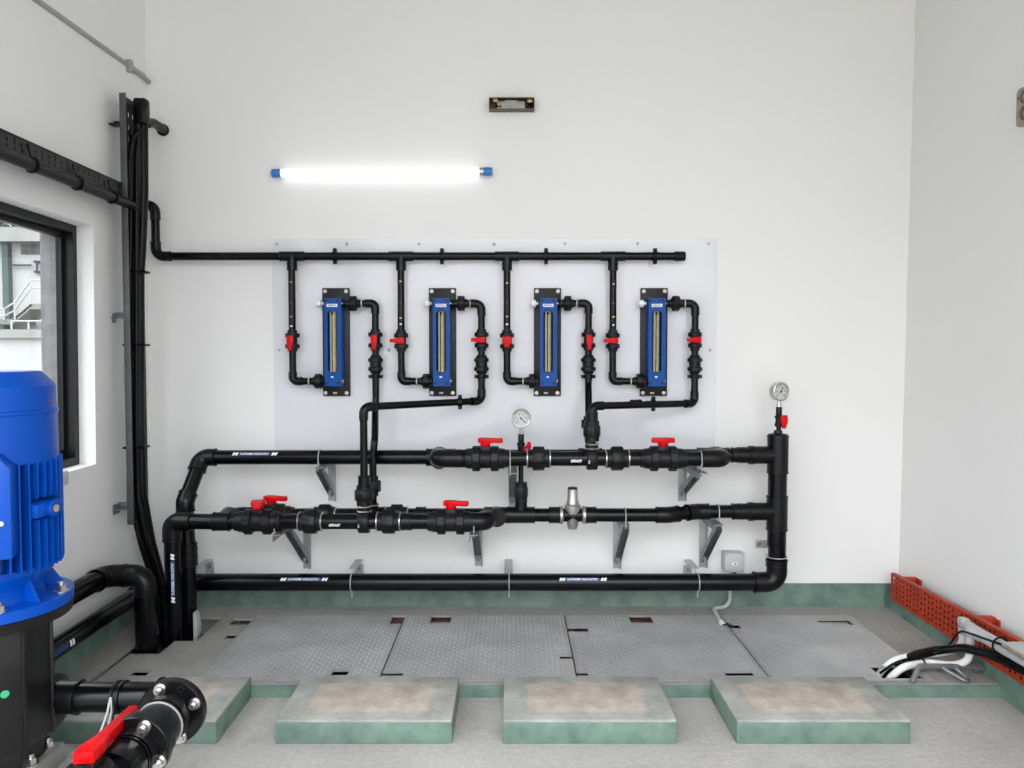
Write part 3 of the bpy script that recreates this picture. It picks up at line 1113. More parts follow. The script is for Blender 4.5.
for i in range(4):
    x = at(OPX[i], 340, YBR).x
    xm = at(341.6, 303.5, YBR).x + mshift(i)
    t = thing('outlet_pipe', olab[i], 'pipe', (x, YBR, zclip), 'outlet pipes of the flow meters')
    pts = [V((xm - 0.004, YBR, zbt)), V((x, YBR, zbt))]
    if i == 0:
        pts += [V((x, YBR, at(375, 398, YBR).z))]
        run(t, pts, RB, R=0.025, sock=0.028)
        low, _ = fillet([pts[-1] + V((0, 0, 0.001)), pts[-1] + V((-0.002, -0.01, -0.06)), at(374.8, 440, 3.862), V((pU1.x, YLR, pU1.z + 0.08)), V((pU1.x, YLR, zLR + 0.02))], 0.12, 8)
        link('pipe', MB().tube(low, RB, 20), PIPE, t)
        c = V((pU1.x, YLR, at(367, 486, YLR).z))
        union_nut(t, c, (0, 0, 1), RB * 1.15, 0.10, 0.040)
        link('clamp_ring', MB().ring(V((pU1.x, YLR, zLR + 0.052)), (0, 0, 1), 0.027, 0.003), CHROME, t)
    elif i == 1:
        ze = at(484, 401, YBR).z
        pts += [V((x, YBR, ze)), V((pF2.x, YLF, pF2.z)), V((pF2.x, YLF, zLF + 0.03))]
        run(t, pts, RB, R=0.034, sock=0.030)
        c = V((pF2.x, YLF, at(364, 495, YLF).z))
        union_nut(t, c, (0, 0, 1), 0.030, 0.095, 0.046)
        sleeve(t, (pF2.x, YLF, at(364, 481, YLF).z), (0, 0, 1), 0.023, 0.05, k=1.25)
        for zz in (zLF + 0.052, zLF + 0.075):
            link('clamp_ring', MB().ring(V((pF2.x, YLF, zz)), (0, 0, 1), 0.033, 0.004), CHROME, t)
    elif i == 2:
        xb = at(588.5, 448, YUR).x
        pts += [V((x, YBR, at(588, 385, YBR).z)), V((xb, YUR, at(588, 412, YUR).z)), V((xb, YUR, zUR + 0.02))]
        path, arcs = fillet(pts, 0.034)
        run(t, pts[:3], RB, R=0.025, sock=0.028)
        low, _ = fillet(pts[2:], 0.1)
        link('pipe', MB().tube([pts[2] + V((0, 0, 0.004))] + low[1:], RB, 20), PIPE, t)
        union_nut(t, (xb, YUR, at(588, 424, YUR).z), (0, 0, 1), RB * 1.15, 0.08, 0.038)
    else:
        ze = at(695, 403.5, YBR).z
        pts += [V((x, YBR, ze)), V((at(640, 403, YBR).x, YBR - 0.02, ze)), V((pF4.x, YUF, pF4.z)), V((pF4.x, YUF, zUF + 0.03))]
        run(t, [pts[0], pts[1], pts[2], pts[4], pts[5]], RB, R=0.034, sock=0.030)
        c = V((pF4.x, YUF, at(592, 431, YUF).z))
        union_nut(t, c, (0, 0, 1), 0.030, 0.10, 0.043)
        sleeve(t, (pF4.x, YUF, at(592, 417, YUF).z), (0, 0, 1), 0.024, 0.05, k=1.25)
        for zz in (zUF + 0.050, zUF + 0.072):
            link('clamp_ring', MB().ring(V((pF4.x, YUF, zz)), (0, 0, 1), 0.033, 0.004), CHROME, t)
        sleeve(t, at(636, 404, 3.893), V(pts[4] - pts[2]), RB, 0.055)
    # connection at the meter
    union_nut(t, (xm + 0.062, YBR, zbt), (1, 0, 0), RB, 0.066, 0.041)
    link('clamp_ring', MB().lathe((xm + 0.106, YBR, zbt), (1, 0, 0), [(0, RB * 1.24), (0.003, RB * 1.26), (0.006, RB * 1.24)], 24), GREYP, t)
    # check union under the valve
    mb = MB()
    for s in (-1, 1):
        mb.lathe((x, YBR, zchk + s * 0.024 - 0.011), (0, 0, 1), [(0, 0.035), (0.003, 0.040), (0.019, 0.040), (0.022, 0.035)], 28, gear=0.93)
    mb.lathe((x, YBR, zchk - 0.05), (0, 0, 1), [(0, 0.024), (0.012, 0.031), (0.088, 0.031), (0.10, 0.024)], 24)
    link('check_union', mb, NUT, t)
    small_valve((x, YBR, at(300, 340, YBR).z), (0, 0, 1), ovlab[i], ohand[i])
    pipe_clip((x, YBR, zclip), (0, 0, 1), RB, ['small clip on the first meter outlet pipe', 'small clip on the vertical part of the second meter outlet pipe', 'small clip on the third meter outlet pipe', 'small clip on the vertical part of the fourth meter outlet pipe'][i], 'clips holding the outlet pipes', YPN)
p = at(460, 403, YBR - 0.055)
c2 = V((at(460, 402, 3.985).x, 3.985, at(460, 402, 3.985).z))
pipe_clip(c2, V((1, 0.02, 0)), RB, 'small clip on the sloping outlet pipe below the second flow meter', 'clips holding the outlet pipes', YPN)
c4 = at(654, 403.5, 3.93)
c4 = V((c4.x, 3.951, at(654, 403.8, 3.951).z))
pipe_clip(c4, V((1, 0.02, 0)), RB, 'small clip on the level outlet pipe below the fourth flow meter', 'clips holding the outlet pipes', YPN)


# ================================================================== PIPE ROWS
def sticker(parent, c, axis, r, L, ang=0.35, flip=False):
    h = 0.0165
    mw = 0.024
    link('pipe_marking', pipe_patch(c, axis, r, -L / 2 + mw + 0.006, L / 2 - mw - 0.006, -h / 2, h / 2, ang), LABELB, parent)
    tx = pipe_text(c, axis, r, 'SUPREME INDUSTRY', 0.0165, ang, 0.0009, 0.0003)
    xs = [(q - V(c)).dot(V(axis).normalized()) for q in tx.v]
    w = max(xs) - min(xs)
    k = (L - 2 * mw - 0.03) / w
    ax = V(axis).normalized()
    tx.v = [q + ax * ((q - V(c)).dot(ax) * (k - 1)) for q in tx.v]
    link('lettering', tx, LABELW, parent)
    for s in (-1, 1):
        mk = MB()
        for j in (-1, 1):
            z = pipe_patch(c, axis, r, s * (L / 2 - mw / 2) - 0.006 + j * 0.008, s * (L / 2 - mw / 2) + 0.005 + j * 0.008, -h / 2, h / 2, ang, 0.0006, skew=0.006)
            mk.add(z.v, z.f)
        z = pipe_patch(c, axis, r, s * (L / 2 - mw / 2) - 0.012, s * (L / 2 - mw / 2) + 0.012, -h * 0.18, h * 0.18, ang, 0.0006)
        mk.add(z.v, z.f)
        link('chevron_mark', mk, LABELW, parent)


# ---- upper rear row with the rear floor riser
xB = at(188, 520, YUR - 0.08).x
YRB = 3.80
zk0 = at(187, 502, YRB).z
uL = V((at(201.5, 457, YUR).x, YUR, zUR))
bot = V((onz(188.5, 632, P).x, YRB, -0.10))
up = thing('upper_rear_pipe', 'upper black wall pipe rising from the floor through a slanted offset, with blue print', 'pipe', (xB, YRB, P))
xRB = at(188, 540, YRB).x
run(up, [V((xRB, YRB, -0.10)), V((xRB, YRB, P + 0.4)), V((at(185, 502, YRB).x, YRB, zk0)), uL, V((at(430, 457, YUR).x, YUR, zUR))], 0.0375, R=0.045, sock=0.035)
sleeve(up, (xRB, YRB, at(188, 557, YRB).z), (0, 0, 1), 0.0375, 0.085)
xt = at(430, 457, YUR).x
tee(up, (at(441, 457, YUR).x, YUR, zUR), (1, 0, 0), (0, -1, 0), RA, 0.15, RA, 0.10)
xriser = at(777, 512, 3.93).x
zUR2 = at(740, 454.5, YUR).z
run(up, [V((xt, YUR, zUR + 0.006)), V((xriser - 0.15, YUR, zUR + 0.012))], 0.0325, elbows=False)
tee(up, (at(713, 455, YUR).x, YUR, zUR + 0.011), (1, 0, 0), (0, -1, 0), 0.0325, 0.16, RA, 0.10)
sleeve(up, (at(737, 455, YUR).x, YUR, zUR + 0.012), (1, 0, 0), 0.0325, 0.06)
tee(up, (at(590, 457, YUR).x, YUR, zUR + 0.009), (1, 0, 0), (0, 0, 1), 0.0325, 0.12, RB, 0.05)
cs = V((at(256.5, 456, YUR).x, YUR, zUR))
sticker(up, cs, (1, 0, 0), 0.0375, 0.225, 0.62)


# ---- large union valve
def large_valve(c, label, handle, r=RA):
    c = V(c)
    a = V((1, 0, 0))
    t = thing('union_valve', label, 'valve', c - V((0, 0, 0.06)), 'large union ball valves on the pipe rows')
    mb = MB().lathe(c - a * 0.055, a, [(0, r * 1.3), (0.11, r * 1.3)], 28)
    mb.box(c + V((0, 0, r * 1.25)), (0.055, 0.055, 0.035), 0.008)
    link('body', mb, NUT, t)
    for s in (-1, 1):
        cc = c + a * s * 0.046
        mb = MB().lathe(cc - a * 0.02, a, [(0, r * 1.55), (0.004, r * 1.68), (0.036, r * 1.68), (0.04, r * 1.55)], 40, gear=0.95)
        mb.lathe(cc + a * s * 0.018, a * s, [(0, r * 1.38), (0.03, r * 1.32), (0.031, r * 1.2), (0.048, r * 1.2)], 28)
        link('union_nut', mb, NUT, t)
    z0 = r * 1.25 + 0.012
    hb = MB().lathe(c + V((0, 0, z0)), (0, 0, 1), [(0, 0.020), (0.010, 0.026), (0.030, 0.025), (0.036, 0.018)], 20)
    if handle == 'right':
        u, L = V((0.97, -0.25, 0.0)), 0.088
    elif handle == 'viewer':
        u, L = V((0.25, -0.97, 0.0)), 0.105
    else:
        u, L = V((0.1, 0.99, 0)), 0.105
    u.normalize()
    v = V((0, 0, 1)).cross(u)
    poly = [(-0.035, -0.022), (0.015, -0.024), (0.04, -0.014), (L, -0.012), (L, 0.012), (0.04, 0.014), (0.015, 0.024), (-0.035, 0.022)]
    if handle == 'viewer':
        poly = [(x, y * 1.45) for x, y in poly]
    if handle == 'wing':
        u, v = V((1, 0, 0)), V((0, 1, 0))
        poly = [(-0.057, -0.014), (-0.02, -0.022), (0.02, -0.022), (0.057, -0.014), (0.057, 0.014), (0.02, 0.022), (-0.02, 0.022), (-0.057, 0.014)]
    hb.prism(poly, c + V((0, 0, z0 + 0.020)), u, v, (0, 0, 0.024), 0.005)
    link('handle', hb, RED, t)
    return t


def union(parent, c, r=RA, rings=True):
    union_nut(parent, c, (1, 0, 0), r, 0.105, r * 1.62)
    if rings:
        for s in (-1, 1):
            link('clamp_ring', MB().lathe(V(c) + V((s * 0.056 - 0.003, 0, 0)), (1, 0, 0), [(0, r * 1.23), (0.001, r * 1.27), (0.005, r * 1.27), (0.006, r * 1.23)], 28), CHROME, parent)


def saddle(parent, c, r, branch_r):
    c = V(c)
    mb = MB().lathe(c - V((0.026, 0, 0)), (1, 0, 0), [(0, r * 1.42), (0.004, r * 1.5), (0.048, r * 1.5), (0.052, r * 1.42)], 32)
    mb.cyl(c, c + V((0, 0, r * 1.5 + 0.012)), branch_r, seg=20)
    o = link('saddle_tee', mb, NUT, parent)
    link('saddle_bolt', MB().cyl(c + V((-0.018, -r * 1.35, -0.018)), c + V((-0.018, -r * 1.35, -0.002)), 0.006, seg=10), CHROME, o)


# ---- upper front loop
def rowx(px, Y, py=458):
    return at(px, py, Y).x


uf = thing('upper_front_pipe', 'upper front black pipe loop with two red handled valves before the wall pipe', 'pipe', (rowx(580, YUF), YUF, zUF))
xa, xb_ = rowx(441, YUR), rowx(713, YUR)
run(uf, [V((xa, YUR - 0.08, zUF)), V((xa, YUF, zUF)), V((xb_, YUF, zUF)), V((xb_, YUR - 0.08, zUF))], RA, R=0.036, sock=0.07)
sleeve(uf, (rowx(460, YUF), YUF, zUF), (1, 0, 0), RA, 0.07)
union(uf, (rowx(538.5, YUF), YUF, zUF))
saddle(uf, (pF4.x, YUF, zUF), RA, 0.032)
union(uf, (rowx(617, YUF), YUF, zUF))
vs = pipe_text((rowx(575.5, YUF), YUF, zUF), (1, 0, 0), RA, 'EFFAST', 0.017, -0.22, bold=0.0009, shear=0.2)
link('lettering', vs, LABELW, uf)
large_valve((rowx(485.5, YUF), YUF, zUF), 'large black valve with red lever on the upper front pipe, left of the gauge', 'right')
large_valve((rowx(663, YUF), YUF, zUF), 'large black valve with red winged handle near the right end of the upper front pipe', 'wing')

# ---- lower front row with front floor riser
xAr = at(172.5, 560, YLF).x
lf = thing('lower_front_pipe', 'lower front black pipe loop with its own floor riser carrying vertical blue print', 'pipe', (xAr, YLF, P))
xlr = rowx(488, YLR, 516)
run(lf, [V((xAr, YLF, -0.10)), V((xAr, YLF, zLF)), V((xlr - 0.0, YLF, zLF)), V((xlr, YLR - 0.05, zLF))], RA, R=0.040, sock=0.055)
union(lf, (rowx(311, YLF, 522), YLF, zLF))
saddle(lf, (pF2.x, YLF, zLF), RA, 0.032)
union(lf, (rowx(389, YLF, 522), YLF, zLF))
sleeve(lf, (rowx(407, YLF, 522), YLF, zLF), (1, 0, 0), RA, 0.05, k=1.12)
vs = pipe_text((rowx(336, YLF, 522), YLF, zLF), (1, 0, 0), RA, 'EFFAST', 0.017, -0.30, bold=0.0009, shear=0.2)
link('lettering', vs, LABELW, lf)
large_valve((rowx(258.5, YLF, 522), YLF, zLF), 'large black valve with stubby red handle on the lower front pipe, nearest the floor risers', 'viewer')
large_valve((rowx(451, YLF, 522), YLF, zLF), 'large black valve with red lever at the right end of the lower front pipe', 'right')
sticker(lf, V((xAr, YLF, at(173, 577, YLF).z)), (0, 0, 1), RA, 0.235, -0.42)

# ---- lower rear row
lr = thing('lower_rear_pipe', 'lower rear black pipe from behind the front loop to the thick standpipe', 'pipe', (rowx(560, YLR, 514), YLR, zLR))
xs0 = rowx(236, YLR, 514)
xj = rowx(668, YLR, 514)
xj2 = rowx(700, YLR, 514)
zj2 = at(720, 511.5, YUR).z
tee(lf, (rowx(222, YLF, 522), YLF, zLF), (1, 0, 0), (0, 1, 0.06), RA, 0.08, RA, 0.10)
xq = rowx(222, YLF, 522)
run(lr, [V((xq, YLF + 0.09, zLR)), V((xq, YLR, zLR)), V((xj, YLR, zLR)), V((xj2, YUR, zj2)), V((xriser - 0.15, YUR, zj2))], 0.0345, R=0.055, sock=0.05)
tee(lr, (pU1.x, YLR, zLR), (1, 0, 0), (0, 0, 1), 0.0345, 0.12, RB * 1.1, 0.06)
union(lr, (rowx(325, YLR, 514), YLR, zLR), 0.0345)
union(lr, (rowx(397, YLR, 514), YLR, zLR), 0.0345)
sleeve(lr, (rowx(421, YLR, 514), YLR, zLR), (1, 0, 0), 0.0345, 0.05)
tee(lr, (rowx(497, YLR, 514), YLR, zLR), (1, 0, 0), (0, -1, 0), 0.0345, 0.13, RA, 0.07)
xg = rowx(521, YLR, 514)
tee(lr, (xg, YLR, zLR), (1, 0, 0), (0, 0, 1), 0.0345, 0.14, 0.026, 0.075)
xpr = rowx(572.5, YLR, 514)
for s in (-1, 1):
    sleeve(lr, (xpr + s * 0.093, YLR, zLR), (1, 0, 0), 0.0345, 0.055)
sleeve(lr, (rowx(737, YUR, 512), YUR, zj2), (1, 0, 0), 0.0345, 0.05)
large_valve((rowx(271.5, YLR, 514), YLR, zLR), 'large black valve with red lever on the lower rear pipe, behind the front valve', 'right', 0.0345)

# ---- pressure reducing valve, nickel
pr = thing('pressure_regulator', 'silver metal pressure reducing valve in the lower rear pipe', 'valve', (xpr, YLR, zLR - 0.07))
c = V((xpr, YLR, zLR))
mb = MB().lathe(c - V((0.068, 0, 0)), (1, 0, 0), [(0, 0.040), (0.004, 0.046), (0.016, 0.046), (0.022, 0.034), (0.038, 0.027), (0.068, 0.036), (0.098, 0.027), (0.114, 0.034), (0.120, 0.046), (0.132, 0.046), (0.136, 0.040)], 28)
mb.lathe(c - V((0, 0, 0.072)), (0, 0, 1), [(0, 0.016), (0.003, 0.024), (0.016, 0.026), (0.02, 0.029), (0.072, 0.034), (0.108, 0.042), (0.122, 0.042), (0.127, 0.034)], 28)
link('body', mb, NICKEL, pr)
mb = MB().lathe(c + V((0, 0, 0.052)), (0, 0, 1), [(0, 0.030), (0.012, 0.032), (0.024, 0.027), (0.082, 0.0262)], 24)
link('spring_bonnet', mb, NICKEL, pr)
link('cap', MB().lathe(c + V((0, 0, 0.133)), (0, 0, 1), [(0, 0.0245), (0.008, 0.0245), (0.01, 0.021)], 24), DARKP, pr)
link('port_plug', MB().lathe(c + V((0, -0.034, 0.0)), (0, -1, 0), [(0, 0.012), (0.012, 0.012), (0.013, 0.008)], 8), DARKP, pr)

# ---- standpipe and bottom run
RS, RBT = 0.0515, 0.0445
YS_ = 3.93
ztop = at(777, 436, YS_).z
zb2 = at(600, 582.2, YS_).z
xs = xriser
sp = thing('standpipe', 'thick vertical black standpipe at the right with a long pipe along the wall bottom', 'pipe', (xs, YS_, zb2))
zel2 = zb2
run(sp, [V((at(193, 580, YS_).x, YS_, zb2)), V((xs + 0.003, YS_, zb2)), V((xs + 0.003, YS_, ztop))], RBT, R=0.06, sock=0.06, k=1.18)
run(sp, [V((xs, YS_, zb2 + 0.19)), V((xs, YS_, ztop + 0.005))], RS * 0.93, elbows=False)
link('top_cap', MB().lathe((xs, YS_, ztop - 0.01), (0, 0, 1), [(0, RS * 1.04), (0.012, RS * 1.04), (0.02, RS * 0.95), (0.026, 0.022), (0.04, 0.02)], 28), FIT, sp)
for zc_, z0, z1 in ((zUR + 0.012, at(777, 436, YS_).z, at(777, 473, YS_).z), (zj2, at(777, 496, YS_).z, at(777, 530, YS_).z)):
    mb = MB().lathe((xs, YS_, z1), (0, 0, 1), [(0, RS * 1.08), (0.006, RS * 1.08), (0.006, RS * 1.03), (z0 - z1 - 0.006, RS * 1.03), (z0 - z1 - 0.006, RS * 1.08), (z0 - z1, RS * 1.08)], 32)
    mb.lathe((xs, YS_, zc_), (-1, 0, 0), [(0, 0.046), (0.125, 0.046), (0.125, 0.049), (0.150, 0.049)], 28)
    o = link('tee', mb, FIT, sp)
    link('reducer', MB().lathe((xs - 0.150, YS_, zc_), (-1, 0, 0), [(0, 0.042), (0.06, 0.042), (0.062, 0.036)], 28), FIT, sp)
sleeve(sp, (xs, YS_, at(777, 563, YS_).z), (0, 0, 1), RS * 0.95, 0.03, k=1.06)
sticker(sp, V((at(305.5, 577, YS_).x, YS_, zb2)), (1, 0, 0), RBT, 0.238, 0.62)
sticker(sp, V((at(582, 577, YS_).x, YS_, zb2)), (1, 0, 0), RBT, 0.238, 0.62)


# ================================================================== PRESSURE GAUGES
def gauge(c, label, yaw, base_z, cockside=1):
    c = V(c)
    t = thing('pressure_gauge', label, 'gauge', (c.x, c.y, base_z), 'round steel pressure gauges')
    n = V((sin(yaw), -cos(yaw), 0.0))
    R = 0.048
    u = V((0, 0, 1)).cross(n) * -1
    u = V((cos(yaw), sin(yaw), 0))
    vv = V((0, 0, 1))
    link('case', MB().lathe(c - n * 0.022, n, [(0, R * 0.93), (0.004, R), (0.034, R), (0.036, R * 1.04), (0.042, R * 1.04), (0.044, R * 0.97), (0.042, R * 0.86), (0.034, R * 0.85)], 40), CHROME, t)
    dl = link('dial', MB().lathe(c + n * 0.0125, n, [(0, R * 0.87), (0.001, R * 0.87)], 40), DIAL, t)
    mb = MB()
    for k in range(25):
        th = radians(225 - 270 * k / 24)
        d = u * cos(th) + vv * sin(th)
        big = k % 4 == 0
        p0, p1 = c + n * 0.0145 + d * R * (0.62 if big else 0.70), c + n * 0.0145 + d * R * 0.80
        mb.tube([p0, p1], 0.0012 if big else 0.0006, 4)
    for k, s in enumerate(('0', '2', '4', '6', '8', '10')):
        th = radians(225 - 270 * k / 5)
        vs, fs = textmesh(s, 0.014)
        ctr = c + n * 0.0148 + (u * cos(th) + vv * sin(th)) * R * 0.47
        mb.add([ctr + u * x + vv * y for x, y in vs], fs)
    link('scale_marks', mb, DARKP, dl)
    th = radians(-48 if cockside > 0 else -110)
    if cockside < 0:
        th = radians(62)
    d = u * cos(th) + vv * sin(th)
    nd = MB().tube([c + n * 0.016 - d * R * 0.18, c + n * 0.016 + d * R * 0.55], [0.003, 0.001], 6)
    nd.lathe(c + n * 0.0135, n, [(0, 0.004), (0.004, 0.004)], 10)
    link('needle', nd, DARKP, dl)
    zb_ = c.z - R
    mb = MB().lathe((c.x, c.y, zb_ - 0.030), (0, 0, 1), [(0, 0.012), (0.012, 0.012), (0.012, 0.009), (0.034, 0.009)], 8)
    link('stem', mb, CHROME, t)
    link('seal_tape', MB().cyl((c.x, c.y, zb_ - 0.034), (c.x, c.y, zb_ - 0.024), 0.0105, seg=14), WHITEP, t)
    z1 = zb_ - 0.032
    mb = MB().lathe((c.x, c.y, z1 - 0.05), (0, 0, 1), [(0, 0.014), (0.006, 0.0155), (0.046, 0.0155), (0.05, 0.0135)], 16)
    link('socket', mb, FIT, t)
    zc_ = z1 - 0.073
    mb = MB().lathe((c.x, c.y, zc_ - 0.03), (0, 0, 1), [(0, 0.015), (0.004, 0.021), (0.018, 0.021), (0.020, 0.017), (0.042, 0.017), (0.044, 0.021), (0.056, 0.021), (0.060, 0.015)], 20)
    ck = link('gauge_cock', mb, NUT, t)
    if cockside > 0:
        o = V((c.x + 0.032, c.y - 0.03, zc_ + 0.022))
        lv = MB().cyl((c.x + 0.008, c.y - 0.006, zc_ - 0.008), o + V((0, 0, -0.008)), 0.007, seg=10)
        lv.prism([(-0.010, -0.03), (0.010, -0.03), (0.016, 0.008), (0.010, 0.026), (-0.006, 0.022)], o + V((0.004, 0.006, -0.01)), (1, 0.2, 0), (0, 0, 1), (0, -0.012, 0), 0.003)
    else:
        o = V((c.x + 0.012, c.y - 0.03, zc_))
        lv = MB().cyl((c.x + 0.004, c.y - 0.010, zc_), o, 0.008, seg=10)
        lv.prism([(-0.016, 0.032), (0.020, 0.034), (0.023, 0.0), (0.012, -0.036), (-0.006, -0.036), (-0.010, 0.0)], o + V((0, 0.004, 0)), (1, 0, 0), (0, 0, 1), (0, -0.014, 0), 0.003)
    link('lever', lv, RED, ck)
    if zc_ - 0.03 > base_z:
        link('riser', MB().cyl((c.x, c.y, zc_ - 0.028), (c.x, c.y, base_z), 0.0125, seg=16), PIPE, t)
    return t


g1 = at(520, 418.5, 3.84)
g1.x = xg
g1.y = YLR
gauge(g1, 'round steel pressure gauge above the middle of the pipe rows, against the white panel', 0.0, zLR + 0.07, 1)
union_nut(lr, (xg, YLR, zLR + 0.118), (0, 0, 1), 0.026, 0.10, 0.036)
g2 = at(779, 391.5, YS_)
g2.x = xs + 0.003
gauge(g2, 'round steel pressure gauge on top of the thick standpipe at the right', 0.32, ztop + 0.03, -1)

# ================================================================== WALL BRACKETS
def bracket(px, py_leg, zarm, reach, label, pipes):
    """cantilever bracket: wall leg, arm under the pipes, sloping channel brace, U-bolts"""
    p = at(px, py_leg, D - 0.01)
    x = p.x
    zbm = p.z
    t = thing('wall_bracket', label, 'bracket', (x, D, zbm), 'cantilever brackets under the pipe rows')
    w = 0.042
    mb = MB().box((x, D - 0.004, (zarm + zbm) / 2), (w, 0.006, zarm - zbm), 0.001)
    mb.box((x + w / 2 - 0.002, D - 0.016, (zarm + zbm) / 2), (0.004, 0.030, zarm - zbm), 0.001)
    lg = link('wall_leg', mb, ZINCL, t)
    link('bolt', MB().lathe((x - 0.003, D - 0.007, zbm + 0.035), (0, -1, 0), [(0, 0.012), (0.002, 0.012), (0.002, 0.008), (0.010, 0.008)], 6), ZINC, lg)
    y1 = D - reach
    mb = MB().box((x, (D + y1) / 2, zarm - 0.003), (w, reach, 0.005), 0.001)
    mb.box((x - w / 2 + 0.002, (D + y1) / 2, zarm - 0.018), (0.004, reach, 0.034), 0.001)
    link('arm', mb, ZINC, t)
    a, b = V((x, D - 0.012, zbm + 0.062)), V((x, D - min(reach, 0.36) + 0.02, zarm - 0.012))
    d = (b - a)
    L = d.length
    d.normalize()
    nrm = V((1, 0, 0)).cross(d).normalized()
    if nrm.y > 0:
        nrm = -nrm
    R = Matrix((V((1, 0, 0)), d, nrm)).transposed()
    mb = MB().box((a + b) / 2, (w * 0.9, L, 0.004), 0.001, R)
    for s in (-1, 1):
        mb.box((a + b) / 2 + V((s * w * 0.43, 0, 0)) + nrm * 0.012, (0.004, L, 0.028), 0.001, R)
    link('brace', mb, ZINC, t)
    for (Y, z, r, dx) in pipes:
        ub = MB().ring((x + dx, Y, z), (1, 0, 0), r + 0.003, 0.0028, 28, 6)
        for s in (-1, 1):
            ub.cyl((x + dx, Y + s * (r + 0.003), z), (x + dx, Y + s * (r + 0.003), zarm - 0.02), 0.0028, seg=6)
        link('u_bolt', ub, ZINCL, t)
    return t


aU = min(zUF, zUR) - RA - 0.006
aL = min(zLF, zLR) - RA - 0.006
bracket(332, 501, aU, 0.27, 'upper bracket left of the vertical meter pipes, under the upper rear pipe', [(YUR, zUR, 0.0375, -0.01)])
bracket(512.5, 508, aU, 0.47, 'upper bracket just left of the narrow gauge riser', [(YUF, zUF, RA, -0.012)])
bracket(682, 501, aU, 0.47, 'upper bracket near the right edge of the white panel', [(YUF, zUF, RA, 0.0)])
bracket(307, 568.5, aL, 0.54, 'lower bracket under the first valves near the floor risers', [(YLF, zLF, RA, -0.02)])
bracket(478.5, 566, aL, 0.54, 'lower bracket under the end elbow of the lower front pipe', [(YLF, zLF, RA, 0.0)])
bracket(617, 568.5, aL, 0.32, 'lower bracket just right of the silver pressure regulator', [(YLR, zLR, 0.0345, 0.0)])
bracket(703, 567.5, min(aL, zj2 - 0.04), 0.32, 'lower bracket nearest the standpipe, above the junction box', [(YUR, zj2, 0.0345, 0.02)])


def wall_clamp(px, py, label, vertical=False):
    if not vertical:
        p = at(px, py, D - 0.03)
        x, z = p.x, p.z
        t = thing('wall_clamp', label, 'pipe clamp', (x, D, z), 'small wall clamps on the standpipe run')
        mb = MB().box((x, D - 0.004, z - 0.006), (0.046, 0.006, 0.062), 0.001)
        mb.box((x, (D + YS_) / 2 + 0.02, zb2 + RBT + 0.016), (0.040, D - YS_ - 0.05, 0.005), 0.001)
        link('angle', mb, ZINCL, t)
        link('bolt', MB().lathe((x + 0.002, D - 0.006, z), (0, -1, 0), [(0, 0.010), (0.008, 0.009)], 6), ZINC, t)
        ub = MB().ring((x + 0.004, YS_, zb2), (1, 0, 0), RBT + 0.002, 0.0028)
        ub.cyl((x + 0.004, YS_ + RBT, zb2), (x + 0.004, YS_ + RBT, zb2 + RBT + 0.03), 0.0028, seg=6)
        ub.cyl((x + 0.004, YS_, zb2 - RBT), (x + 0.004, YS_, zb2 - RBT - 0.035), 0.004, seg=6)
        link('u_bolt', ub, ZINCL, t)
    else:
        p = at(px, py, D - 0.03)
        x, z = p.x, p.z
        t = thing('wall_clamp', label, 'pipe clamp', (x, D, z), 'small wall clamps on the standpipe run')
        mb = MB().box((x, D - 0.004, z), (0.075, 0.006, 0.042), 0.001)
        mb.box((x + 0.025, (D + YS_) / 2, z), (0.005, D - YS_ - 0.01, 0.04), 0.001)
        link('angle', mb, ZINCL, t)
        link('bolt', MB().lathe((x - 0.018, D - 0.006, z), (0, -1, 0), [(0, 0.010), (0.008, 0.009)], 6), ZINC, t)
        link('u_bolt', MB().ring((xs, YS_, z - 0.012), (0, 0, 1), RS + 0.001, 0.0028), ZINCL, t)


wall_clamp(208, 568, 'small wall clamp on the bottom pipe next to the floor risers')
wall_clamp(358.5, 570, 'small wall clamp on the bottom pipe below the first brackets')
wall_clamp(508.5, 570, 'small wall clamp on the bottom pipe below the gauge riser')
wall_clamp(688.5, 571, 'small wall clamp on the bottom pipe left of the junction box')
wall_clamp(764, 545, 'small wall clamp holding the vertical part of the standpipe', True)

# ================================================================== JUNCTION BOX AND CONDUIT
jc = at(733, 562.5, D - 0.05)
jb = thing('junction_box', 'light grey square junction box on the wall beside the standpipe', 'junction box', (jc.x, D, jc.z - 0.055))
JY = D - 0.075
j0 = at(734.5, 563, JY)
link('body', MB().box((j0.x, (D + JY) / 2 + 0.006, j0.z), (0.105, D - JY - 0.012, 0.105), 0.006), GREYBOX, jb)
link('cover', MB().box((j0.x, JY + 0.006, j0.z), (0.105, 0.014, 0.105), 0.006), GREYBOX, jb)
for sx in (-1, 1):
    for sz in (-1, 1):
        link('cover_screw', MB().lathe((j0.x + sx * 0.043, JY, j0.z + sz * 0.043), (0, -1, 0), [(0, 0.004), (0.001, 0.0035)], 8), ZINC, jb)
lb = link('rating_label', MB().box((j0.x + 0.006, JY - 0.0012, j0.z - 0.003), (0.036, 0.001, 0.016), 0), LABELW, jb)
link('print', MB().box((j0.x + 0.004, JY - 0.002, j0.z - 0.003), (0.011, 0.0006, 0.007), 0).box((j0.x + 0.020, JY - 0.002, j0.z - 0.003), (0.004, 0.0006, 0.011), 0), DARKP, lb)
link('gland', MB().lathe((j0.x + 0.006, JY + 0.03, j0.z - 0.05), (0, 0, -1), [(0, 0.016), (0.012, 0.016), (0.012, 0.012), (0.03, 0.012)], 12), DARKP, jb)
cd = thing('floor_conduit', 'thin grey bent conduit dropping from the junction box to the floor plate', 'conduit', onz(722, 624, P))
xc = at(731, 600, 4.075).x
p3 = onz(714, 609, P + 0.05)
p4 = onz(723, 625, P + 0.004)
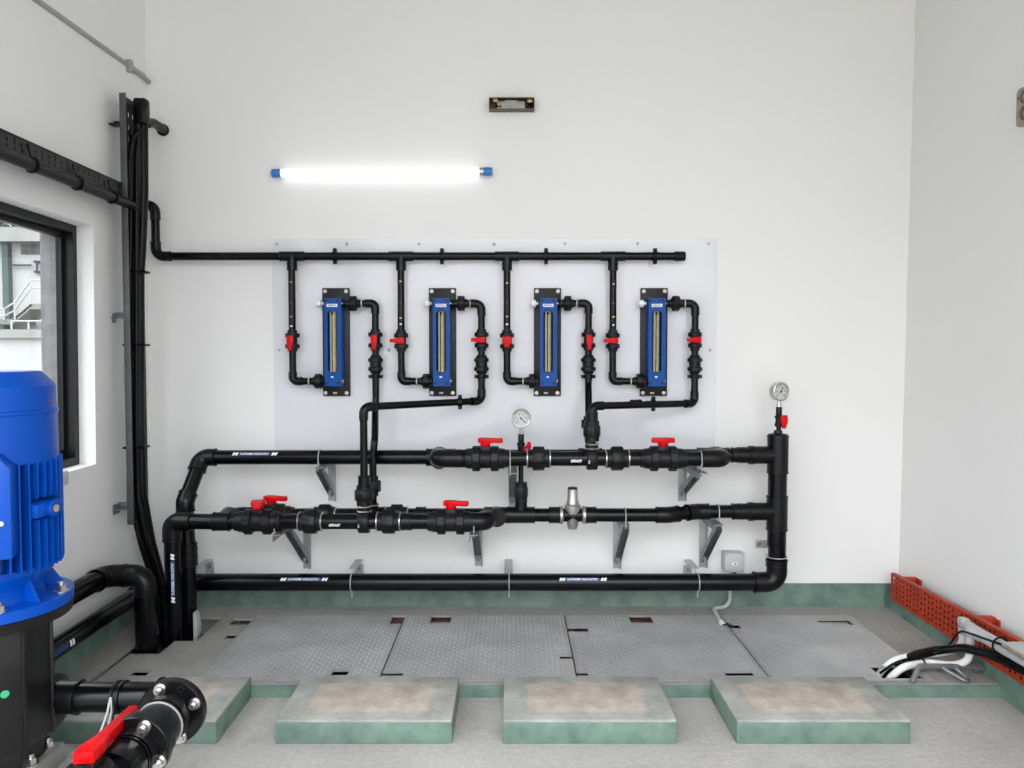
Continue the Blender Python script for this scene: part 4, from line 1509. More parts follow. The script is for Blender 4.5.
pts = [V((xc, 4.095, j0.z - 0.05)), V((xc, 4.095, at(731, 607, 4.095).z)), at(713, 608, 4.06), p4]
path, _ = fillet(pts, 0.05)
link('tube', MB().tube(path, 0.0105, 12), GREYP, cd)
dd = (pts[-1] - pts[-2]).normalized()
link('end_sleeve', MB().tube([p4 - dd * 0.035, p4], [0.0145, 0.0145], 12), WHITEP, cd)
link('cable', MB().tube([p4 - dd * 0.004, p4 + V((0.02, 0.0, 0.006)), onz(733, 626.5, P), onz(737, 627, P - 0.06)], 0.006, 8), CABLE, cd)

# ================================================================== FLUORESCENT TUBE AND LAMP HOUSINGS
YT = D - 0.035
t0, t1 = at(281, 173.2, YT), at(483, 171.6, YT)
tl = thing('tube_light', 'lit white tube light with blue end caps high on the back wall', 'lamp', ((t0.x + t1.x) / 2, YT, t0.z - 0.02))
link('diffuser', MB().cyl(t0, t1, 0.0215, seg=20), TUBE, tl)
d = (t1 - t0).normalized()
for s, e in ((-1, t0), (1, t1)):
    mb = MB().lathe(e - d * s * 0.001, d * s, [(0, 0.0222), (0.045, 0.0222), (0.048, 0.019)], 20)
    cp = link('end_cap', mb, TUBEBLUE if s < 0 else TUBEBLUE, tl)
    link('holder_clip', MB().box(e + d * s * 0.048 + V((0, 0.012, 0)), (0.008, 0.045, 0.036), 0.002), ZINCL, cp)
link('end_ring', MB().lathe(t1 - d * 0.02, d, [(0, 0.0221), (0.022, 0.0225)], 20), CHROME, tl)

YL = D - 0.055
l0, l1 = at(489, 97, YL), at(534.5, 109, YL)
lc = V(((l0.x + l1.x) / 2, D, (l0.z + l1.z) / 2))
lw, lh = l1.x - l0.x, l0.z - l1.z
lh_ = thing('lamp_housing', 'small open brown lamp housing with bare contacts high on the back wall', 'lamp housing', lc - V((0, 0, lh / 2)), 'old brown lamp housings')


def bxl(c, s, bev=0.001):
    return MB().box(lc + V(c), s, bev)


mb = bxl((0, -0.003, 0), (lw, 0.006, lh))
for zz in (-1, 1):
    mb.box(lc + V((0, -0.026, zz * (lh / 2 - 0.002))), (lw, 0.052, 0.004), 0.001)
for xx in (-1, 1):
    mb.box(lc + V((xx * (lw / 2 - 0.002), -0.026, 0)), (0.004, 0.052, lh), 0.001)
link('tray', mb, BROWN, lh_)
link('glass_block', bxl((-0.005, -0.034, -0.008), (lw * 0.62, 0.03, lh * 0.70), 0.006), BALLAST, lh_)
link('glass_block', bxl((-0.005, -0.051, 0.000), (lw * 0.28, 0.008, lh * 0.50), 0.003), BALLAST, lh_)
for x, z in ((-0.36, 0.28), (0.40, 0.24)):
    link('contact', bxl((x * lw, -0.040, z * lh), (lw * 0.11, 0.02, lh * 0.32), 0.003), BRASS, lh_)
for x, z in ((-0.36, -0.22), (-0.30, -0.25), (0.35, -0.12), (0.42, -0.2)):
    link('wire_end', MB().tube([lc + V((x * lw, -0.01, z * lh)), lc + V((x * lw + 0.006, -0.045, z * lh + 0.004)), lc + V((x * lw + 0.018, -0.05, z * lh - 0.004))], 0.0045, 8), CABLE, lh_)
XW = XR + 0.022
ra_, rb_ = onx(1016.5, 90, XW - 0.06), onx(1016.5, 128, XW - 0.06)
yy = ra_.y
r2 = thing('lamp_bracket', 'tan weathered lamp bracket on the right wall, cut off by the picture edge', 'lamp bracket', (XW, yy - 0.15, rb_.z))
hz = ra_.z - rb_.z
link('body', MB().prism([(0, 0.012), (0.012, 0), (0.30, 0), (0.30, hz), (0.012, hz), (0, hz - 0.012)], (XW - 0.003, yy, rb_.z), (0, -1, 0), (0, 0, 1), (-0.059, 0, 0), 0.006), TAN, r2)
for zf in (0.30, 0.72):
    link('bolt_ring', MB().ring((XW - 0.062, yy - 0.06, rb_.z + hz * zf), (1, 0, 0), 0.025, 0.006, 24, 6), BROWN, r2)
link('bolt', MB().cyl((XW - 0.058, yy - 0.018, rb_.z + hz * 0.75), (XW - 0.064, yy - 0.018, rb_.z + hz * 0.75), 0.005, seg=8), BROWN, r2)

# ================================================================== LEFT WALL: CONDUIT, TRAYS, CABLES
c0, c1, c2 = onleft(-20, -40, 0.02), onleft(138, 72.5, 0.02), onleft(146, 79, 0.02)
wc = thing('wall_conduit', 'thin grey conduit running up the top of the left wall', 'conduit', c1)
link('tube', MB().tube([c0, c1, onleft(149.0, 82, 0.035)], 0.0125, 12), GREYD, wc)
d = (c1 - c0).normalized()
q = onleft(134.5, 70.5, 0.02)
link('coupling', MB().tube([q - d * 0.06, q + d * 0.1], 0.0165, 12), GREYD, wc)
q = onleft(127.5, 66, 0.02)
link('saddle_clip', MB().box(q, (0.05, 0.03, 0.06), 0.004), GREYD, wc)

# vertical tray
XT = XL(3.75) + 0.085
vt0, vt1 = onx(123, 95, XT), onx(124.5, 527, XT)
yv0 = onx(123.5, 300, XT).y
yv1 = yv0 + 0.15
ztv, zbv = vt0.z, onx(122.5, 527, XT).z
vt = thing('vertical_cable_tray', 'upright zinc cable tray in the far left corner carrying black cables', 'cable tray', (XT, yv0, zbv))
hl = []
nn = int((ztv - zbv) / 0.06)
for k in range(nn):
    z = zbv + 0.03 + k * 0.06
    for y in (yv0 + 0.04, yv0 + 0.08, yv0 + 0.12):
        hl.append((y - 0.006, y + 0.006, z - 0.012, z + 0.012))
link('sheet', MB().slab(yv0, yv1, zbv, ztv, 0, 0.002, hl, lambda y, z, w: V((XT + w, y, z))), DARKP, vt)
mb = MB()
for y in (yv0, yv1):
    mb.box((XT + 0.014, y, (zbv + ztv) / 2), (0.032, 0.003, ztv - zbv), 0.0008)
link('side_rail', mb, STEELD, vt)
mbx = ((117, 122), (118, 317), (121, 514))
for px, py in mbx:
    z = onx(120, py, XT).z
    y = yv0 + 0.05
    mb = MB().box(((XL(y) + XT) / 2, y, z), (XT - XL(y), 0.06, 0.005), 0.001)
    mb.box((XL(y) + 0.004, y, z), (0.006, 0.06, 0.05), 0.001)
    mb.box(((XL(y) + XT) / 2, y + 0.03, z + 0.014), (XT - XL(y), 0.004, 0.03), 0.001)
    link('standoff', mb, ZINC if py > 200 else DARKP, vt)

# horizontal tray along the left wall
XH = XL(3.2) + 0.075
ha0 = onleft(0, 128.6, 0.087)
ha1 = onleft(127, 186, 0.087)
hb0 = onleft(0, 147.5, 0.087)
hb1 = onleft(127, 199.5, 0.087)
yh1 = yv0 + 0.03
zt_, zb_ = (ha0.z + ha1.z) / 2, (hb0.z + hb1.z) / 2
kx = -KL


def hx(y):
    return XL(y) + 0.085


y_near = 1.2
dirh = (ha1 - ha0)
# small real slope of the tray, from its two measured ends
sl_t = (ha1.z - ha0.z) / (ha1.y - ha0.y)
sl_b = (hb1.z - hb0.z) / (hb1.y - hb0.y)
ht = thing('horizontal_cable_tray', 'long perforated dark cable tray along the left wall above the window', 'cable tray', (hx(2.8), 2.8, zb_))
HH = zt_ - zb_
hl = []
for k in range(int((yh1 - y_near) / 0.045)):
    y = yh1 - 0.03 - k * 0.045
    for fz in (0.3, 0.62, 0.8):
        if fz != 0.8 or k % 2:
            hl.append((y - 0.006, y + 0.006, HH * fz - 0.005, HH * fz + 0.005))
zbl = lambda y: hb1.z + sl_b * (y - hb1.y)
link('sheet', MB().slab(y_near, yh1, 0, HH, 0, 0.002, hl, lambda y, h, w: V((hx(y) + w, y, zbl(y) + h))), BLACKM, ht)
mb = MB()
for h in (0.0, HH):
    mb.slab(y_near, yh1, h - 0.002, h + 0.002, -0.028, 0.006, fn=lambda y, hh, w: V((hx(y) + w, y, zbl(y) + hh)))
link('lip', mb, CABLE, ht)
for y in (1.6, 2.6, 3.5):
    link('standoff', MB().box(((XL(y) + hx(y)) / 2, y, zbl(y) + HH * 0.5), (hx(y) - XL(y), 0.03, 0.04), 0.002), ZINC, ht)
RC = 0.0235
cp = thing('tray_cable', 'thick black cable tied under the horizontal tray on the left wall', 'cable', (hx(2.8), 2.8, zb_ - 0.05))
path = [V((hx(y) + 0.022, y, zbl(y) - 0.026)) for y in (y_near, 2.0, 2.8, 3.4, 3.6, 3.74)]
path += [V((hx(3.8) + 0.03, 3.80, zbl(3.8) - 0.035)), V((hx(3.84) + 0.04, 3.845, zbl(3.84) - 0.08))]
link('sheath', MB().tube(path, RC, 16), CABLE, cp)
for px in (28, 77, 115):
    q = onx(px, 160 + (px - 28) * 0.42, XH + 0.03)
    y = q.y
    c = V((hx(y) + 0.022, y, zbl(y) - 0.026))
    mb = MB().ring(c, (0, 1, 0), RC + 0.004, 0.004, 20, 6)
    mb.tube([c + V((0.01, -0.004, -RC - 0.002)), c + V((0.02, -0.05, -RC - 0.012))], 0.003, 6)
    mb.tube([c + V((0.0, 0.0, RC)), c + V((-0.012, 0.0, RC + 0.035)), c + V((-0.006, -0.02, RC + 0.05))], 0.0035, 6)
    link('cable_tie', mb, CABLE, cp)
ib = MB().slab(y_near, yh1, 0.004, HH - 0.004, -0.030, -0.006, fn=lambda y, h, w: V((hx(y) + w, y, zbl(y) + h)))
single('inner_backing', 'flat black strip behind the holes of the horizontal tray on the left wall', 'cable', ib, CABLE)  # black strip added behind the sheet so its holes look dark

# cable bundle on the vertical tray
XBU = XT + 0.05


def bpath(px, py, y):
    q = at(px, py, y)
    return q


cb = thing('cable_bundle', 'bundle of thick black cables running down the corner tray to the floor', 'cable', at(165, 612, 3.86))
cabs = [
    (0.020, [(138.5, 99, 3.80), (139, 190, 3.80), (136, 235, 3.80), (133, 275, 3.80), (133, 420, 3.80), (134.5, 490, 3.80), (145, 535, 3.83), (160, 590, 3.90), (166, 640, 3.90)]),
    (0.021, [(143.5, 101, 3.815), (144, 190, 3.815), (142.5, 235, 3.815), (140, 275, 3.815), (140, 420, 3.815), (142, 490, 3.82), (151, 540, 3.86), (164, 590, 3.92), (169, 640, 3.92)]),
    (0.013, [(132, 128, 3.77), (131, 200, 3.775), (130, 300, 3.775), (130, 440, 3.775), (132, 505, 3.78), (141, 545, 3.80), (156, 590, 3.87), (163, 640, 3.88)]),
    (0.012, [(137, 150, 3.79), (136.5, 260, 3.77), (136.5, 430, 3.77), (138, 500, 3.78), (149, 545, 3.80), (162, 588, 3.87), (166, 640, 3.87)]),
]
for r, pl in cabs:
    pts = [at(*p) for p in pl]
    path, _ = fillet(pts, 0.35, 6)
    link('cable', MB().tube(path, r, 14), CABLE, cb)
q0, q1 = at(141.5, 99, 3.80), at(141.8, 125, 3.80)
mb = MB().box((q0 + q1) / 2, (0.064, 0.056, (q0 - q1).length), 0.012)
link('sleeve', mb, CABLE, cb)
for py in (272, 345, 447):
    q = at(136.5, py, 3.80)
    link('cable_tie', MB().box(q, (0.10, 0.085, 0.012), 0.004).cyl(q + V((0.045, -0.04, 0)), q + V((0.062, -0.046, 0)), 0.006, seg=8), CABLE, cb)
# tails looping behind the bundle at the top
link('cable', MB().tube([at(142, 130, 3.78), at(134, 136, 3.76), at(129.5, 160, 3.76), at(128.5, 195, 3.76), at(126.5, 206, 3.72)], 0.011, 10), CABLE, cb)

w1 = at(163, 130, D - 0.005)
sl = thing('cable_sleeve', 'short curved black cable sleeve entering the back wall beside the corner tray', 'cable', w1)
pts = [at(146, 124, 3.9), at(153, 122.5, 3.98), at(160, 127, 4.08), V((w1.x, D + 0.02, w1.z))]
path, _ = fillet(pts, 0.15)
link('tube', MB().tube(path, 0.023, 16), CABLE, sl)
link('wall_gland', MB().lathe((w1.x, D, w1.z), (0, -1, 0), [(0, 0.032), (0.012, 0.032), (0.014, 0.028)], 20), CABLE, sl)

ws = onleft(62, 478, 0.012)
single('wall_socket', 'small grey box on the left wall, half hidden by the blue motor', 'socket', MB().box(ws, (0.03, 0.05, 0.06), 0.004), GREYBOX)

# ================================================================== PIPES ALONG THE LEFT WALL
RE = 0.0465
yE = ell.y + 0.03
xE = at(145.3, 600, yE).x
zE = at(140, 575.5, yE).z
xW = at(106, 578, yE).x
el = thing('left_floor_pipe', 'thick black pipe along the left wall that turns and drops into the floor', 'pipe', (xE, yE, P))
run(el, [V((xW, 1.1, zE)), V((xW, yE, zE)), V((xE, yE, zE)), V((xE, yE, -0.1))], RE, R=0.055, sock=0.035, k=1.1)
q = at(118, 595, 3.6)
lw_ = thing('left_wall_pipe', 'thinner black pipe running low along the left wall below the thick one', 'pipe', (XL(3.0) + 0.09, 3.0, 0.3))
pn, pf = onleft(55, 649, 0.085), onleft(133, 597, 0.085)
zl = (pn.z + pf.z) / 2
xl_ = (pn.x + pf.x) / 2
sl_ = (pf.z - pn.z) / (pf.y - pn.y)
pk = pf + (pf - pn).normalized() * 0.12
run(lw_, [pn - (pf - pn).normalized() * 1.2, pk, V((pk.x, pk.y, -0.09))], 0.041, R=0.06, sock=0.04, k=1.12)
sd = (pf - pn).normalized()
cst = pn + (pf - pn) * -0.06
ax = V((pf - pn)).normalized()
side = V((1, 0, 0)) - ax * ax.x
side.normalize()
upv = ax.cross(side)
if upv.z < 0:
    upv = -upv


def spatch(x0, x1, a0, a1, lift=0.0006):
    vs, fs = [], []
    for i in range(5):
        th = a0 + (a1 - a0) * i / 4
        dd = (side * cos(th) + upv * sin(th)) * (0.041 + lift)
        vs += [cst + ax * x0 + dd, cst + ax * x1 + dd]
    for i in range(4):
        fs.append((2 * i, 2 * i + 1, 2 * i + 3, 2 * i + 2))
    return MB().add(vs, fs)


link('pipe_marking', spatch(-0.12, 0.07, -0.1, 0.4), LABELB, lw_)
m1 = spatch(0.08, 0.095, -0.15, 0.45)
m2 = spatch(0.10, 0.115, -0.15, 0.45)
m1.add(m2.v, m2.f)
link('chevron_mark', m1, LABELW, lw_)

sp_ = onz(197, 622, P)
pp = V((-1.55, 3.74, P))
single('pipe_offcut', 'white curved sheet standing in the floor opening beside the rear riser', 'offcut', MB().prism([(0, -0.1), (0.008, -0.1), (0.020, 0.0), (0.022, 0.05), (0.014, 0.10), (0.004, 0.125), (0.0, 0.12)], (xRB + 0.044, 3.74, P - 0.02), (1, 0, 0), (0, 0, 1), (0, 0.05, 0), 0.002), GREYP)

# ================================================================== PUMP
YM = 2.2
cxp = at(-15, 500, YM).x
S = YM / F
pc = V((cxp, YM, 0))


def zpix(py):
    return at(60, py, YM).z


mt = thing('pump_motor', 'big blue finned electric motor standing upright on the black pump', 'motor', (cxp, YM, zpix(604)))
# fan cover
zt = zpix(372)
prof = [(0, 0.0), ]
RCV = 0.185
pf_ = [(zpix(461), RCV * 1.02), (zpix(456), RCV * 1.02), (zpix(414), RCV * 1.012), (zpix(412.5), RCV * 1.03), (zpix(410), RCV * 1.03), (zpix(409), RCV), (zpix(386), RCV), (zpix(384.5), RCV * 0.985), (zpix(371.6), RCV * 0.80), (zpix(371.2), RCV * 0.78)]
link('fan_cover', MB().lathe((cxp, YM, 0), (0, 0, 1), pf_, 64), BLUE, mt, angle=18)
link('cover_mark', MB().add(*(lambda th: ([pc + V((cos(a) * (RCV + 0.0006), sin(a) * (RCV + 0.0006), z)) for a in (th - 0.02, th + 0.01) for z in (zpix(403), zpix(398))], [(0, 1, 3, 2)]))(radians(4))), RED, mt)
# body and fins
zf1, zf0 = zpix(459), zpix(566)
RIN, ROUT = 0.150, 0.197
link('frame', MB().lathe((cxp, YM, 0), (0, 0, 1), [(zpix(590), 0.147), (zpix(572), 0.151), (zpix(568), RIN), (zf1 + 0.02, RIN)], 64), BLUE, mt)
fm = MB()
for k in range(46):
    th = 2 * pi * k / 46
    d = V((cos(th), sin(th), 0))
    t_ = V((-sin(th), cos(th), 0))
    dev = (math.degrees(th) % 360)
    z0, z1 = zf0, zf1
    # leave room for the terminal box and the lifting bosses
    if 286 < dev < 296 or False:
        pass
    def fin(za, zb2_):
        fm.prism([(RIN - 0.01, za + 0.02), (ROUT - 0.004, za), (ROUT, za + 0.012), (ROUT, zb2_), (RIN - 0.01, zb2_)], pc - t_ * 0.0024, d, (0, 0, 1), t_ * 0.0048)
    if 270 < dev < 312:
        continue
    if dev > 340 or dev < 12:
        zm = zpix(506)
        fin(zm + 0.03, z1)
        fin(z0, zm - 0.03)
    else:
        fin(z0, z1)
link('cooling_fins', fm, BLUE, mt)
th = radians(-4)
d = V((cos(th), sin(th), 0))
zm = zpix(507)
mb = MB().box(pc + d * 0.172 + V((0, 0, zm)), (0.06, 0.12, 0.045), 0.012, Matrix.Rotation(th, 3, 'Z'))
mb.cyl(pc + d * 0.165 + V((0, 0, zm)), pc + d * 0.216 + V((0, 0, zm)), 0.024, seg=20, cham=0.004)
bs = link('lifting_boss', mb, BLUE, mt)
link('boss_plug', MB().cyl(pc + d * 0.214 + V((0, 0, zm)), pc + d * 0.2185 + V((0, 0, zm)), 0.011, seg=12), WOOD, bs)
# terminal box facing the doorway side
th = radians(290)
d, t_ = V((cos(th), sin(th), 0)), V((-sin(th), cos(th), 0))
bz0 = at(10, 560, 2.03).z
tbp = [(-0.14, 0.0), (0.118, 0.0), (0.118, 0.245), (0.085, 0.285), (-0.14, 0.285)]
tb = link('terminal_box', MB().prism(tbp, pc + d * 0.14 + V((0, 0, bz0)), t_, (0, 0, 1), d * 0.08, 0.005), BLUE, mt)
link('box_screw', MB().cyl(pc + d * 0.219 + t_ * 0.095 + V((0, 0, bz0 + 0.10)), pc + d * 0.226 + t_ * 0.095 + V((0, 0, bz0 + 0.10)), 0.007, seg=10), CHROME, tb)
# lower flange
RFL = 0.220
zfl = zpix(595.5)
link('end_shield', MB().lathe((cxp, YM, 0), (0, 0, 1), [(zfl - 0.01, 0.153), (zpix(588), 0.147), (zpix(580), 0.151), (zpix(572), 0.169), (zpix(567), 0.175), (zpix(563), 0.175)], 64), BLUE, mt)
fl = link('mounting_flange', MB().lathe((cxp, YM, 0), (0, 0, 1), [(zfl - 0.030, RFL), (zfl - 0.002, RFL), (zfl, RFL - 0.002)], 72), BLUE, mt)
for k in range(6):
    th = radians(60 * k - 18)
    d = V((cos(th), sin(th), 0))
    t_ = V((-sin(th), cos(th), 0))
    if True:
        fm = MB().prism([(0.14, 0.0), (0.200, 0.0), (0.146, 0.085)], pc + V((0, 0, zfl - 0.001)) - t_ * 0.005, d, (0, 0, 1), t_ * 0.010)
        link('gusset', fm, BLUE, mt)
for k in range(6):
    th = radians(60 * k + 12)
    c = pc + V((cos(th), sin(th), 0)) * 0.196 + V((0, 0, zfl))
    mb = MB().lathe(c - V((0, 0, 0.001)), (0, 0, 1), [(0, 0.021), (0.004, 0.021), (0.004, 0.014)], 16)
    mb.lathe(c, (0, 0, 1), [(0, 0.015), (0.019, 0.015), (0.020, 0.013)], 6)
    mb.lathe(c, (0, 0, 1), [(0, 0.009), (0.028, 0.009)], 12)
    link('flange_bolt', mb, CHROME, mt)

zft = at(60, 742, 2.32).z
zl0 = zft - 0.012
pb = thing('pump', 'black octagonal pump lantern and casing below the blue motor', 'pump', (cxp, YM, zl0))
mb = MB().lathe((cxp, YM, 0), (0, 0, 1), [(zfl - 0.062, RFL - 0.004), (zfl - 0.032, RFL)], 72)
link('adapter_ring', mb, BLACKM, pb)
RLN = 0.160
mb = MB()
ph = radians(-69.2)
oct_ = [(RLN * cos(ph + k * pi / 4), RLN * sin(ph + k * pi / 4)) for k in range(8)]
mb.prism(oct_, (cxp, YM, zft + 0.07), (1, 0, 0), (0, 1, 0), (0, 0, zfl - 0.132 - zft), 0.004)
mb.prism([(x * 0.84, y * 0.84) for x, y in oct_], (cxp, YM, zft + 0.002), (1, 0, 0), (0, 1, 0), (0, 0, 0.075), 0.004)
ln = link('lantern', mb, BLACKM, pb)
mb = MB()
for k in range(8):
    x, y = oct_[k]
    mb.box((cxp + x * 0.985, YM + y * 0.985, (zfl + zft) / 2), (0.014, 0.014, zfl - 0.14 - zft), 0.004, Matrix.Rotation(ph + k * pi / 4, 3, 'Z'))
link('corner_rib', mb, BLACKM, ln)
# green sticker on the front face
fa = ph + pi / 8
nf = V((cos(fa), sin(fa), 0))
tf = V((-sin(fa), cos(fa), 0))
sc_ = pc + nf * (RLN * cos(pi / 8) + 0.0015) + tf * 0.012 + V((0, 0, zpix(679)))
link('green_sticker', MB().lathe(sc_, nf, [(0, 0.011), (0.001, 0.011)], 16), GREENDOT, ln)
# outlet nozzle
YD = 2.30
zp = at(120, 697, YD).z
mb = MB().lathe((cxp + 0.012, YD + 0.005, zp - 0.020), (1, 0, 0), [(0, 0.088), (0.095, 0.092), (0.115, 0.086), (0.126, 0.070), (0.130, 0.05)], 40)
link('outlet_nozzle', mb, BLACKM, pb)
# foot
ftz = zl0 + 0.012
fxr = at(64, 742, 2.32).x
mb = MB().box((cxp + 0.005, YM - 0.04, ftz - 0.03), ((fxr - cxp - 0.005) * 2, 0.33, 0.06), 0.005)
link('foot', mb, BAFFLE, pb)
for c in (onz(48, 748, ftz), onz(31, 765, ftz), V((cxp - 0.13, YM + 0.09, ftz)), V((cxp - 0.13, YM - 0.17, ftz))):
    mb = MB().lathe(c - V((0, 0, 0.001)), (0, 0, 1), [(0, 0.020), (0.004, 0.020), (0.004, 0.014)], 16)
    mb.lathe(c, (0, 0, 1), [(0, 0.0155), (0.022, 0.0155)], 6)
    mb.lathe(c, (0, 0, 1), [(0, 0.009), (0.034, 0.009)], 12)
    link('foot_bolt', mb, CHROME, pb)
pd = thing('pump_plinth', 'concrete plinth under the black pump, at the bottom left', 'plinth', (cxp, YM - 0.02, 0))
link('block', MB().box((cxp, YM - 0.02, (ftz - 0.06) / 2), (0.34, 0.40, ftz - 0.06), 0.01), CONC2, pd)

# ---- discharge pipe, elbow and flanged valve
RD = 0.0445
xv = at(186, 700, YD).x
dp = thing('discharge_pipe', 'black pump outlet pipe ending in a bolted flange above the first plinth block', 'pipe', (xv, YD, zp))
run(dp, [V((cxp + 0.18, YD, zp)), V((xv, YD, zp)), V((xv, YD - 0.11, zp))], RD, R=0.062, sock=0.030, k=1.25)
sleeve(dp, (at(68, 697, YD).x, YD, zp), (1, 0, 0), RD, 0.075, k=1.12)
mb = MB().lathe((at(116, 697, YD).x, YD, zp), (1, 0, 0), [(0, RD * 1.12), (0.008, RD * 1.12), (0.008, RD * 1.03), (0.016, RD * 1.03), (0.016, RD * 1.12), (0.026, RD * 1.12)], 28)
link('strap', mb, CABLE, dp)


def flange(parent, yc, R, thick, bolts=8, ang0=0.0):
    a = V((0, -1, 0))
    c = V((xv, yc, zp))
    o = link('flange', MB().lathe(c, a, [(0, R - 0.003), (0.003, R), (thick - 0.003, R), (thick, R - 0.003), (thick, R * 0.55), (thick + 0.012, R * 0.5)], 48), FIT, parent)
    for k in range(bolts):
        th = ang0 + 2 * pi * k / bolts
        p = c + V((cos(th) * R * 0.80, 0, sin(th) * R * 0.80))
        if k % 2 == 0:
            mb = MB().lathe(p + a * thick, a, [(0, 0.018), (0.003, 0.018), (0.003, 0.0135), (0.017, 0.0135)], 12)
            mb.lathe(p + a * thick, a, [(0, 0.008), (0.026, 0.008)], 10)
            link('flange_bolt', mb, CHROME, o)
        else:
            link('bolt_hole', MB().lathe(p + a * (thick - 0.001), a, [(0, 0.010), (0.0015, 0.010), (0.0015, 0.007), (0.0005, 0.007)], 14), DARKP, o)
    return o


yf1 = YD - 0.075
flange(dp, yf1, 0.096, 0.030, 8, radians(22))
fv = thing('flanged_valve', 'black flanged ball valve with long red lever at the bottom left', 'valve', (xv, YD - 0.35, zp - 0.1))
a = V((0, -1, 0))
yv = YD - 0.33
mb = MB().lathe((xv, yf1 - 0.032, zp), a, [(0, 0.060), (0.03, 0.060), (0.03, 0.070), (0.055, 0.070), (0.055, 0.055)], 40, gear=0.96)
link('union_nut', mb, NUT, fv)
mb = MB().lathe((xv, yf1 - 0.08, zp), a, [(0, 0.056), (0.01, 0.064), (0.06, 0.066), (0.11, 0.066), (0.16, 0.064), (0.20, 0.064)], 36)
link('body', mb, NUT, fv)
mb = MB().lathe((xv, yf1 - 0.17, zp), a, [(0, 0.074), (0.004, 0.080), (0.05, 0.080), (0.054, 0.074)], 44, gear=0.965)
link('union_nut', mb, NUT, fv)
# clear ring
link('seal_ring', MB().ring((xv, yf1 - 0.105, zp), (0, 1, 0), 0.066, 0.0035, 40), GREYD, fv)
o = flange(fv, yf1 - 0.215, 0.090, 0.028, 8, radians(22 + 45))
mb = MB().lathe((xv, yf1 - 0.243, zp), a, [(0, 0.06), (0.05, 0.058), (0.06, 0.064), (0.13, 0.064), (0.131, 0.05), (0.5, 0.05)], 36)
for kk in range(4):
    mb.lathe((xv, yf1 - 0.250 - kk * 0.012, zp), a, [(0, 0.063), (0.006, 0.063)], 36)
link('tail_pipe', mb, PIPE, fv)
# stem and lever over the ball housing
hubc = at(88, 752, 1.79)
mb = MB().lathe((hubc.x, hubc.y, zp + 0.02), (0, 0, 1), [(0, 0.055), (0.036, 0.055), (0.040, 0.048), (0.046, 0.048), (0.046, 0.030), (0.062, 0.030)], 28)
link('stem_housing', mb, NUT, fv)
h0, h1 = V((hubc.x, hubc.y, zp + 0.092)), at(134, 711, 2.10)
u = (h1 - h0)
L = u.length
u.normalize()
v = V((0, 0, 1)).cross(u).normalized()
hm = MB().prism([(-0.03, -0.024), (0.03, -0.026), (0.09, -0.016), (L, -0.013), (L, 0.013), (0.09, 0.016), (0.03, 0.026), (-0.03, 0.024)], h0 + V((0, 0, -0.012)), u, v, V((0, 0, 0.030)), 0.005)
hm.box(h0 + V((0.0, 0, -0.024)), (0.046, 0.046, 0.034), 0.006)
link('lever', hm, RED, fv)

# hanging tie tails by the discharge pipe
tt = thing('cable_tail', 'loose grey and black tie tails hanging from the pump outlet pipe', 'cable', (at(117, 730, YD).x, YD - 0.06, zp - 0.11))
x_ = at(119, 697, YD).x
for k, (dx, m_) in enumerate(((-0.006, GREYP), (0.006, GREYD), (0.014, CABLE))):
    link('strand', MB().tube([V((x_ + dx * 0.3, YD - 0.045, zp + 0.02)), V((x_ + dx, YD - 0.056, zp - 0.02)), V((x_ - 0.01 + dx * 1.5, YD - 0.07, zp - 0.07)), V((x_ - 0.02 + dx * 2.5, YD - 0.09, zp - 0.13))], 0.0035, 8), m_, tt)

# ================================================================== RED TRAY AND RIGHT SIDE CABLES
XTR = 2.047
ra, rb = onx(891.5, 573, XTR), onx(1024, 643.5, XTR)
rc, rd = onx(891.5, 599, XTR), onx(1024, 685, XTR)
yr1 = min(D - 0.01, ra.y)
yr0 = 1.3
rz = lambda y: rc.z + (rd.z - rc.z) / (rd.y - rc.y) * (y - rc.y)
RHH = ((ra.z - rc.z) + (rb.z - rd.z)) / 2
hs_ = lambda y: ((ra.z - rc.z) + ((rb.z - rd.z) - (ra.z - rc.z)) * (y - ra.y) / (rb.y - ra.y)) / RHH
rt = thing('red_cable_tray', 'red oxide perforated cable tray standing on edge along the right wall', 'cable tray', (XTR, 3.2, rz(3.2)))
hl = []
ncol = int((yr1 - yr0 - 0.04) / 0.034)
for k in range(ncol):
    y = yr1 - 0.03 - k * 0.034
    for j in range(5):
        if k % 9 == 8 and j in (0, 4):
            continue
        zz = RHH * (0.13 + 0.185 * j) + (0.006 if k % 2 else 0)
        hl.append((y - 0.0065, y + 0.0065, zz - 0.0068, zz + 0.0068))
link('sheet', MB().slab(yr0, yr1, 0, RHH, 0, 0.002, hl, lambda y, h, w: V((XTR - w, y, rz(y) + h * hs_(y)))), REDTRAY, rt)
mb = MB()
for h in (0.0, RHH):
    mb.slab(yr0, yr1, h - 0.0015, h + 0.0015, -0.022, 0.003, fn=lambda y, hh, w: V((XTR - w, y, rz(y) + hh * hs_(y))))
link('lip', mb, REDTRAY, rt)
link('shade_backing', MB().slab(yr0, yr1 - 0.02, 0.006, RHH - 0.008, 0, 0.012, fn=lambda y, h, w: V((XTR + 0.006 + w, y, rz(y) + h * hs_(y)))), CABLE, rt)  # black sheet standing in for the shade inside the tray, seen through its holes
for y in (yr1 - 0.10, 3.32, 2.4):
    mb = MB().box(((XTR + XR) / 2 + 0.008, y, rz(y) + RHH * hs_(y) * 0.5 + 0.003), (XR - XTR - 0.020, 0.03, RHH * hs_(y) + 0.002), 0.003)
    mb.box((XR - 0.007, y - 0.03, rz(y) + RHH * hs_(y) - 0.014), (0.010, 0.035, 0.030), 0.002)
    link('standoff', mb, REDTRAY, rt)

# grey and white conduits from the right hand plate
XCF = 1.99
hc1, hc2 = onz(881, 671, P - 0.03), onz(890, 678, P - 0.03)
zu = rz(3.4) + RHH


